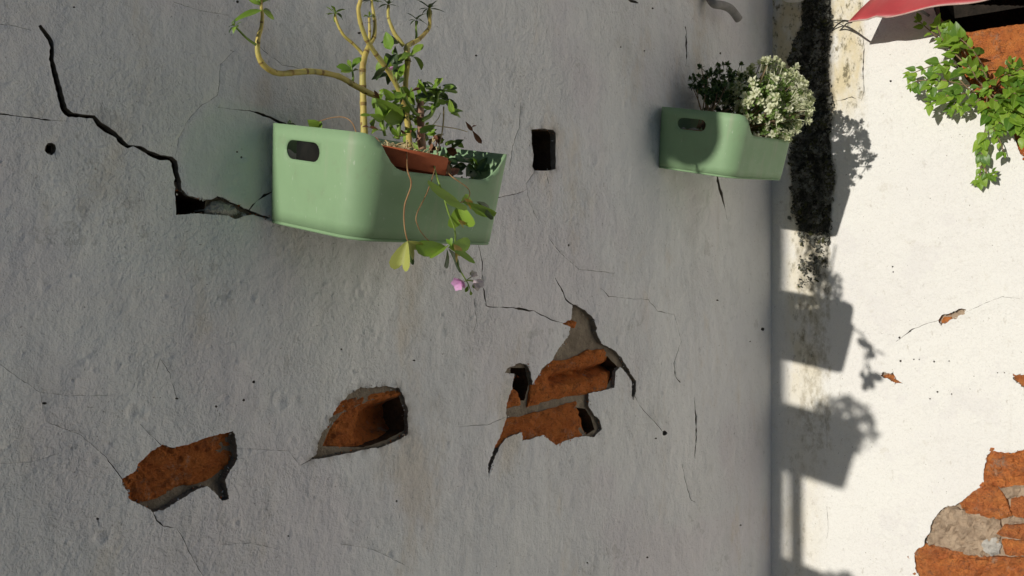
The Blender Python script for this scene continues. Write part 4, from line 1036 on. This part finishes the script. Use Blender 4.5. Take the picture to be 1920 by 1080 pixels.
# seedlings at the right end of the box
sd = in_box(B1, (.28, -.15, -.10))
sp = thing('seedling', 'dark broad leaved seedling inside the right end of the big green box', 'plant', sd)
yq = -.17
stem(sp, sd, [(880, 352), (886, 335), (890, 318), (892, 305)], [3, 3, 3, 2], 'gstem', yq, n=6)
for a, b, m_, w in (((890, 316), (868, 334), 'sdark', 1.6), ((892, 318), (896, 290), 'sdark', 1.3), ((893, 318), (918, 292), 'sdark', 1.2), ((892, 316), (905, 330), 'sdark', 1.5), ((893, 320), (930, 312), 'sdark', 1.0), ((890, 312), (872, 290), 'sdark', .9), ((868, 324), (842, 316), 'sdark', .8), ((893, 310), (886, 292), 'succ', 1.0)):
    leaf('ovate', m_, PL(a, yq), PL(b, yq-.01)-PL(a, yq), Vector((.2, -.8, .5)), (PL(b, yq-.01)-PL(a, yq)).length*.9, sp, sd, w*.72)
for a, b, m_ in (((838, 330), (836, 305), 'straw'), ((834, 330), (846, 308), 'dry'), ((826, 322), (818, 300), 'straw'), ((822, 326), (806, 308), 'dry'), ((842, 326), (856, 320), 'dry')):
    leaf('ovate', m_, PL(a, -.2), PL(b, -.2)-PL(a, -.2), Vector((-.5, -.8, .4)), .024, sp, sd, 1.1)

for i in range(44):  # extra leaves packed in to stop sun passing over the pots
    q = in_box(B1, (rnd(.215, .262), rnd(-.175, -.06), rnd(-.045, .012))); d = Vector((rnd(-.6, .6), rnd(-1, 1), rnd(-.3, .8)))
    leaf('ovate', random.choice(['dry', 'dry', 'sdark', 'succ', 'straw']), q, d, Vector((-1, rnd(-.5, .5), rnd(-.2, .5))), rnd(.014, .026), sp, sd, 1.1)
for i in range(26):  # more leaves added to close the right handle against the sun
    q = in_box(B1, (rnd(.245, .318), rnd(-.19, -.05), rnd(-.075, -.02))); d = Vector((rnd(-.4, .4), rnd(-1, 1), rnd(-.3, .9)))
    leaf('ovate', random.choice(['dry', 'sdark', 'sdark', 'succ']), q, d, Vector((-1, rnd(-.5, .5), rnd(-.2, .6))), rnd(.016, .030), sp, sd, 1.0)
# ------------------------------------------------------------------ shrubs in the box by the corner
def cluster_mesh(name, k, kind, size, mats, seed, spread=.9):
    random.seed(seed); gq = Geo()
    for i in range(k):
        a = 2.4*i+seed; e = .1+1.35*(i/k); ax_ = Vector((rnd(-.15, .15), rnd(-.15, .15), 1)).normalized()
        d = Vector((math.cos(a)*math.cos(e)*spread, math.sin(a)*math.cos(e)*spread, math.sin(e)))
        lm = random.choice(LM[kind]); m = orient(Vector((0, 0, size*.5*i/k)), d, ax_, size*rnd(.7, 1.1)*(1-.3*i/k), 1.35)
        gq.add(([v.co for v in lm.vertices], [tuple(f.vertices) for f in lm.polygons]), m)
    v, f = tube_geo([Vector((0, 0, -size*1.4)), Vector((0, 0, -.4*size)), Vector((0, 0, size*.4))], size*.06, 5, 2); gq.add((v, f))
    me = gq.mesh(name)
    for m in mats: me.materials.append(MAT[m])
    if len(mats) > 1:
        # older outer leaves green, the young inner ones cream
        per = len(lm.polygons)
        for i, p_ in enumerate(me.polygons): p_.material_index = 0 if (i//per) > k*.30 or (i//per) % 3 == 0 else 1
    return me
CL_P = [cluster_mesh('leaf_cluster', 16, 'spat', .0150, ['pale', 'mid'], s) for s in (1, 2, 3, 4)]
CL_M = [cluster_mesh('leaf_cluster', 12, 'spat', .0155, ['mid'], s) for s in (5, 6)]
CL_D = [cluster_mesh('leaf_cluster', 11, 'ovate', .0115, ['boxw'], s, 1.0) for s in (7, 8, 9)]
random.seed(11)
def shrub(name, label, cat, root, centre, rad, n, meshes, inner, group, up_bias=.3, core=True, spikes=0, size=1.0):
    t = thing(name, label, cat, root, group); root = Vector(root)
    for i in range(n+spikes):
        while True:
            d = Vector((rnd(-1, 1), rnd(-1, 1), rnd(-1, 1)))
            if .15 < d.length < 1: break
        d.normalize()
        deep = random.random() < .32
        r = (rnd(.35, .8) if deep else rnd(.82, 1.05))*(1+.18*noise.noise(d*2.3+root*9))
        if i >= n: d = (d+Vector((-.6, 0, .7))).normalized(); r = rnd(1.1, 1.32)
        p = centre+Vector((d.x*rad[0], d.y*rad[1], d.z*rad[2]))*r
        if p.y > -.008: p.y = -.008-rnd(0, .02)
        me = random.choice(inner if (deep and inner) else meshes)
        axis = (d+Vector((0, 0, up_bias))+Vector((rnd(-.4, .4), rnd(-.4, .4), rnd(-.4, .4)))).normalized()
        o = mesh_obj('leaf_cluster', me, None, t)
        q = axis.to_track_quat('Z', 'Y').to_matrix().to_4x4() @ Matrix.Rotation(rnd(0, 6.28), 4, 'Z')
        s = rnd(.8, 1.25)*size
        o.matrix_local = Matrix.Translation(p-root) @ q @ Matrix.Diagonal((s, s, s, 1))
        if i % 9 == 0:
            v, f = tube_geo([root+Vector((rnd(-.02, .02), rnd(-.02, .02), 0)), (root+p)/2+Vector((rnd(-.01, .01), rnd(-.01, .01), 0)), p], [.0022, .0016, .001], 5, 3)
            mesh_obj('branch', py_mesh('branch', v, f), MAT['twig'], t, root)
    return t
GS = 'cream leaved shrubs in the planter boxes'
pc = PL((1437, 194), -.180); root2 = in_box(B2, (.20, -.13, -.04))
palesh = shrub('variegated_shrub', 'dense cream and green leaved shrub in sun, in the small box by the corner', 'shrub', root2, pc, (.112, .100, .104), 340, CL_P, CL_M, GS)
pd_ = PL((1358, 172), -.085); root2b = in_box(B2, (.10, -.09, -.04))
darksh = shrub('dark_shrub', 'small leaved dark green shrub in shade, left of the cream leaved one', 'shrub', root2b, pd_, (.085, .062, .060), 170, CL_D, CL_D, None, .5, spikes=16)
for i, (b, lb) in enumerate(((B3, 'bushy shrub spilling from the box above the drain pipe'), (B4, 'bushy shrub in the lowest box of the wall'))):
    r3 = in_box(b, (.20, -.13, -.04))+Vector((0, -.022, -.030-.045*i)); q = dup(palesh, r3, None, lb); q.scale = (.8, .84, .74)
def soil_in(B, label, lev=-.05):
    bm = bmesh.new(); vs = []
    for x, y, nx, ny in OUT[1:-1]: vs.append(bm.verts.new((x-nx*.009, y-ny*.009, lev)))
    cv = bm.verts.new((BLn/2, -BW/2, lev-.07)) if lev > -.03 else None
    bm.faces.new(vs)
    if cv: [bm.faces.new((vs[i], vs[(i+1) % len(vs)], cv)) for i in range(len(vs))]
    bmesh.ops.triangulate(bm, faces=bm.faces)
    bmesh.ops.subdivide_edges(bm, edges=bm.edges, cuts=3, use_grid_fill=True)
    for v in bm.verts: v.co.z += .006*noise.noise(v.co*50)
    o = mesh_obj('soil', bm_mesh(bm, 'soil'), MAT['soil']); o.location = (B[0], -.004, B[1]); o.rotation_euler = (B[2], B[3], 0)
    return tag(o, label, 'soil')
soil_in(B2, 'dark potting soil filling the small box under the shrubs')
soil_in(B3, 'dark potting soil filling the box above the drain pipe', -.019)
soil_in(B4, 'dark potting soil filling the lowest box', -.019)

# ------------------------------------------------------------------ leafy plant on the white wall under the awning
wroot = PR((1862, 170), .0)
wp = thing('wall_plant', 'bright green leafy plant growing out of the broken brick under the red awning', 'plant', wroot)
nleaf = 0
def sprig(pts, hs, leaves, size, droop=.2, end=True, pair=True):
    """pts: photo points, hs: distance from the white wall"""
    global nleaf
    P = [PR(u, -h) for u, h in zip(pts, hs)]
    v, f = tube_geo(P, lin(.0022, .0011, len(P)), 6, 4); mesh_obj('twig', py_mesh('twig', v, f), MAT['twig'], wp, wroot)
    path = smooth_path(P, 6); N = len(path)
    for k in range(leaves):
        t = .22+.78*(k+1)/leaves; i = min(N-2, int(t*(N-1))); p = path[i]; ax_ = (path[i+1]-path[i]).normalized()
        for s in ((1, -1) if pair else (1,)):
            a = k*1.57+rnd(-.4, .4); t1 = ax_.orthogonal().normalized(); t2 = ax_.cross(t1)
            out = (t1*math.cos(a)+t2*math.sin(a))*s
            if out.x > .35: out.x *= -.5
            d = (out*.85+ax_*.65+Vector((-.05, 0, -droop*rnd(.3, 1.2)))).normalized()
            n_ = Vector((-1.0, -.25, .55))+Vector((rnd(-.45, .45), rnd(-.5, .5), rnd(-.4, .5)))
            q = p+d*.004
            if q.x > -.004: q.x = -.004
            leaf('ovate', random.choice(['vivid', 'vivid', 'vividd']), q, d, n_, size*rnd(.45, 1.25)*(1.08-.35*t), wp, wroot, rnd(1.1, 1.4)); nleaf += 1
    if end:
        d = (path[-1]-path[-3]).normalized(); leaf('ovate', 'vivid', path[-1], d, Vector((-1, -.2, .5)), size*.55, wp, wroot); nleaf += 1
S_ = .040
sprig([(1850, 160), (1815, 140), (1770, 118), (1735, 128), (1705, 140)], [.01, .05, .075, .08, .075], 7, S_)
sprig([(1850, 165), (1810, 160), (1765, 150), (1720, 152), (1712, 160)], [.01, .05, .08, .085, .08], 7, S_*1.05)
sprig([(1850, 170), (1815, 175), (1785, 178), (1760, 185), (1745, 196)], [.01, .045, .075, .08, .075], 6, S_)
sprig([(1840, 150), (1810, 120), (1780, 90), (1765, 70), (1758, 48)], [.01, .04, .055, .06, .055], 5, S_*1.1)
sprig([(1840, 140), (1810, 100), (1790, 70), (1775, 50)], [.01, .04, .06, .06], 4, S_*1.1)
sprig([(1830, 130), (1770, 80), (1735, 50), (1722, 38)], [.008, .025, .035, .035], 5, S_*.85)
sprig([(1855, 150), (1835, 110), (1815, 85), (1800, 72)], [.01, .05, .07, .07], 4, S_)
sprig([(1860, 170), (1840, 185), (1825, 195), (1805, 205)], [.01, .04, .05, .05], 4, S_*.9)
sprig([(1870, 165), (1885, 150), (1905, 135), (1925, 118)], [.01, .05, .07, .08], 5, S_)
sprig([(1870, 168), (1890, 165), (1915, 160), (1945, 150)], [.01, .06, .08, .08], 6, S_*1.1)
sprig([(1870, 170), (1885, 185), (1905, 190), (1935, 200)], [.01, .06, .08, .09], 6, S_*1.1)
sprig([(1868, 175), (1880, 200), (1892, 215), (1915, 235)], [.01, .05, .07, .07], 6, S_*1.05)
sprig([(1865, 178), (1862, 200), (1870, 220), (1880, 240)], [.01, .04, .05, .05], 5, S_)
sprig([(1870, 170), (1855, 150), (1850, 190), (1845, 205)], [.01, .03, .05, .055], 5, S_*.9)
sprig([(1860, 160), (1870, 140), (1885, 128), (1895, 118)], [.01, .04, .06, .06], 4, S_*.9)
sprig([(1880, 215), (1900, 235), (1925, 245), (1950, 255)], [.03, .06, .07, .07], 5, S_*1.1)
sprig([(1856, 190), (1852, 225), (1846, 250), (1842, 278), (1840, 305), (1838, 330), (1832, 340)], [.02, .04, .04, .035, .03, .025, .02], 9, S_*.85, .6)
sprig([(1852, 225), (1862, 250), (1874, 262), (1882, 285)], [.03, .045, .05, .045], 3, S_*.8, .5, pair=False)
sprig([(1840, 305), (1848, 318), (1852, 330), (1862, 326)], [.03, .035, .03, .03], 3, S_*.7, .4)
sprig([(1800, 150), (1815, 165), (1835, 175), (1850, 172)], [.06, .06, .05, .045], 5, S_*.85)
sprig([(1830, 165), (1800, 185), (1790, 195), (1782, 205)], [.03, .05, .05, .05], 5, S_*.8)
sprig([(1870, 200), (1895, 195), (1915, 210), (1930, 225)], [.03, .05, .07, .07], 6, S_*.9)
sprig([(1830, 180), (1850, 205), (1860, 235), (1868, 250)], [.03, .05, .055, .05], 6, S_*.9)
sprig([(1850, 170), (1870, 185), (1900, 215), (1925, 262)], [.03, .05, .07, .07], 7, S_*.9)
sprig([(1800, 140), (1790, 120), (1765, 135), (1745, 165)], [.05, .07, .085, .085], 6, S_*.95)
sprig([(1860, 170), (1868, 150), (1890, 140), (1915, 150)], [.02, .06, .075, .08], 6, S_)
sprig([(1845, 165), (1830, 145), (1822, 130), (1812, 118)], [.02, .055, .065, .065], 5, S_*.9)
sprig([(1855, 160), (1848, 140), (1838, 128)], [.02, .045, .05], 4, S_*.8)
sprig([(1880, 180), (1905, 175), (1930, 180), (1950, 178)], [.04, .085, .10, .10], 6, S_*1.1)
sprig([(1835, 150), (1860, 185), (1890, 190), (1900, 180)], [.03, .05, .06, .06], 5, S_*.85)

# ------------------------------------------------------------------ red awning
aw = thing('awning', 'red sheet metal awning sloping out over the leafy plant', 'awning', PR((1640, -20), 0))
ab = PR((1640, -20), 0)
tip = PR((1591, 42), -.165); fr = PR((1840, 0), -.165); dirf = (fr-tip).normalized(); dirf.z = -.016
tl = PR((1652, -18), -.075)
gq = Geo(); NU, NV = 40, 8; top, bot = [], []
for i in range(NU+1):
    s = i/NU*1.0
    low = tip+dirf*s+Vector((.004*math.sin(s*23)+.006*noise.noise(Vector((s*7, 0, 2))), 0, .003*math.sin(s*31+1)+.004*noise.noise(Vector((s*9, 3, 2)))))
    hi = tl+dirf*(s*1.0)+Vector((0, 0, .0))
    for j in range(NV+1):
        t = j/NV; p = low+(hi-low)*t+Vector((-.006*math.sin(math.pi*t), 0, 0))
        # pressed ribs across the sheet
        rb = math.exp(-(((s-.075)/.012)**2))+math.exp(-(((s-.40)/.012)**2))+math.exp(-(((s-.72)/.012)**2))
        top.append(p+Vector((-.007, 0, .004))*rb)
tv = top; nn = len(tv); off = Vector((.0016, 0, -.0016))
vs = tv+[p+off for p in tv]; fs = []
for i in range(NU):
    for j in range(NV):
        a = i*(NV+1)+j; b = a+NV+1; fs.append((a, a+1, b+1, b)); fs.append((nn+a, nn+b, nn+b+1, nn+a+1))
for i in range(NU):
    a = i*(NV+1); b = a+NV+1; fs.append((a, b, nn+b, nn+a)); a += NV; b += NV; fs.append((a, nn+a, nn+b, b))
for j in range(NV):
    fs.append((j, nn+j, nn+j+1, j+1)); a = NU*(NV+1)+j; fs.append((a, a+1, nn+a+1, nn+a))
mesh_obj('sheet', py_mesh('sheet', vs, fs), MAT['red'], aw, ab)
low = [tv[i*(NV+1)]+Vector((0, 0, -.001)) for i in range(0, NU+1)]
mesh_obj('hem', py_mesh('hem', *tube_geo(low, .0021, 6, 2)), MAT['edge'], aw, ab)
for s in (.16, .62):
    a = tip+dirf*s+Vector((.02, 0, .012)); b = Vector((.004, a.y, a.z+.02))
    mesh_obj('bracket', py_mesh('bracket', *tube_geo([b, (a+b)/2+Vector((0, 0, .004)), a], .004, 6, 3)), MAT['pipe'], aw, ab)
gc = Geo()
gc.add(tube_geo([PR((1552, 66), -.004), PR((1566, 50), -.02), PR((1580, 40), -.05), PR((1597, 41), -.15)], .0021, 6, 6))
gc.add(tube_geo([PR((1574, 58), -.004), PR((1582, 50), -.03), PR((1588, 44), -.08), PR((1597, 42), -.15)], .0021, 6, 6))
gc.add(tube_geo([PR((1552, 40), -.004), PR((1566, 38), -.03), PR((1584, 38), -.10), PR((1597, 40), -.15)], .0013, 6, 6))
tag(mesh_obj('cable', gc.mesh('cable'), MAT['cable']), 'looped black cable tied to the corner of the red awning', 'cable')

# ------------------------------------------------------------------ pipe stub and lamp near the top
P = [PL((1328, -14), .01), PL((1331, -4), -.02), PL((1339, 7), -.035), PL((1354, 10), -.04), PL((1370, 17), -.045), PL((1385, 36), -.05)]
v, f = tube_geo(P, [.0115]*6, 14, 5, 0, False)
v2, f2 = tube_geo(P, [.0095]*6, 14, 5, 0, False)
gq = Geo(); gq.add((v, f)); gq.add((v2, [q[::-1] for q in f2])); n0 = len(v); e0 = n0-14
gq.f += [(e0+j, e0+(j+1) % 14, n0+e0+(j+1) % 14, n0+e0+j) for j in range(14)]
ps = thing('drain_stub', 'bent grey pipe end sticking out high on the grey wall', 'pipe', P[0])
mesh_obj('elbow', gq.mesh('elbow'), MAT['pipe'], ps, P[0])
rv, rf = tube_geo([P[0]+Vector((0, -.004, 0)), P[0]+Vector((0, -.014, -.001))], .017, 14, 2); mesh_obj('collar', py_mesh('collar', rv, rf), MAT['pipe'], ps, P[0])
lc = PR((1490, -11), -.10)
lp = thing('wall_lamp', 'white bowl shaped lamp shade above the mossy corner', 'lamp', lc)
mesh_obj('shade', py_mesh('shade', *lathe([(.0, -.020), (.015, -.0195), (.030, -.015), (.041, -.004), (.046, .012), (.044, .012), (.038, -.002), (.028, -.012), (0, -.017)], 36)), MAT['lamp'], lp)
mesh_obj('arm', py_mesh('arm', *tube_geo([Vector((.1, .0, .05)), Vector((.06, 0, .055)), Vector((.01, 0, .04)), Vector((0, 0, -.012))], .005, 8, 5)), MAT['lamp'], lp)

# ------------------------------------------------------------------ things further along the wall, whose shadows fall into view
bx_ = -3.4; c_y = -.105+.0082*3.4; rr = .079; zc = .245+.15*3.4+rr  # unseen board, its outline made up to cast the round ended shadow
bo = thing('shadow_board', 'unseen round ended board made up to cast the tall shadow beside the corner', 'board', (bx_, 0, zc))
prof = [(rr, .95), (-rr, .95)]+[(-rr*math.cos(a), -rr*math.sin(a)) for a in (math.pi*k/24 for k in range(25))]
bm = bmesh.new(); f_ = bm.faces.new([bm.verts.new((-.012, c_y+p[0], p[1])) for p in prof])
ex = bmesh.ops.extrude_face_region(bm, geom=[f_]); bmesh.ops.translate(bm, verts=[v for v in ex['geom'] if isinstance(v, bmesh.types.BMVert)], vec=(.024, 0, 0))
mesh_obj('panel', bm_mesh(bm, 'panel', False), MAT['wood'], bo)
for z in (.15, .75): mesh_obj('bracket', py_mesh('bracket', *tube_geo([Vector((.017, .004, z)), Vector((.017, -.07, z)), Vector((.017, -.13, z))], .006, 8, 2)), MAT['pipe'], bo)
pr = thing('drain_pipe', 'upright grey drain pipe standing clear of the grey wall', 'pipe', (-3.35, -.05, -1.65))
mesh_obj('pipe', py_mesh('pipe', *tube_geo([Vector((0, 0, 0)), Vector((0, 0, .8)), Vector((0, 0, 1.6)), Vector((0, .01, 1.68)), Vector((0, .052, 1.70))], .0215, 16, 4)), MAT['pipe'], pr)
for z in (.5, 1.3): mesh_obj('clip', py_mesh('clip', *tube_geo([Vector((0, 0, z)), Vector((0, 0, z+.012)), Vector((0, 0, z+.025))], .025, 16, 2)), MAT['pipe'], pr)
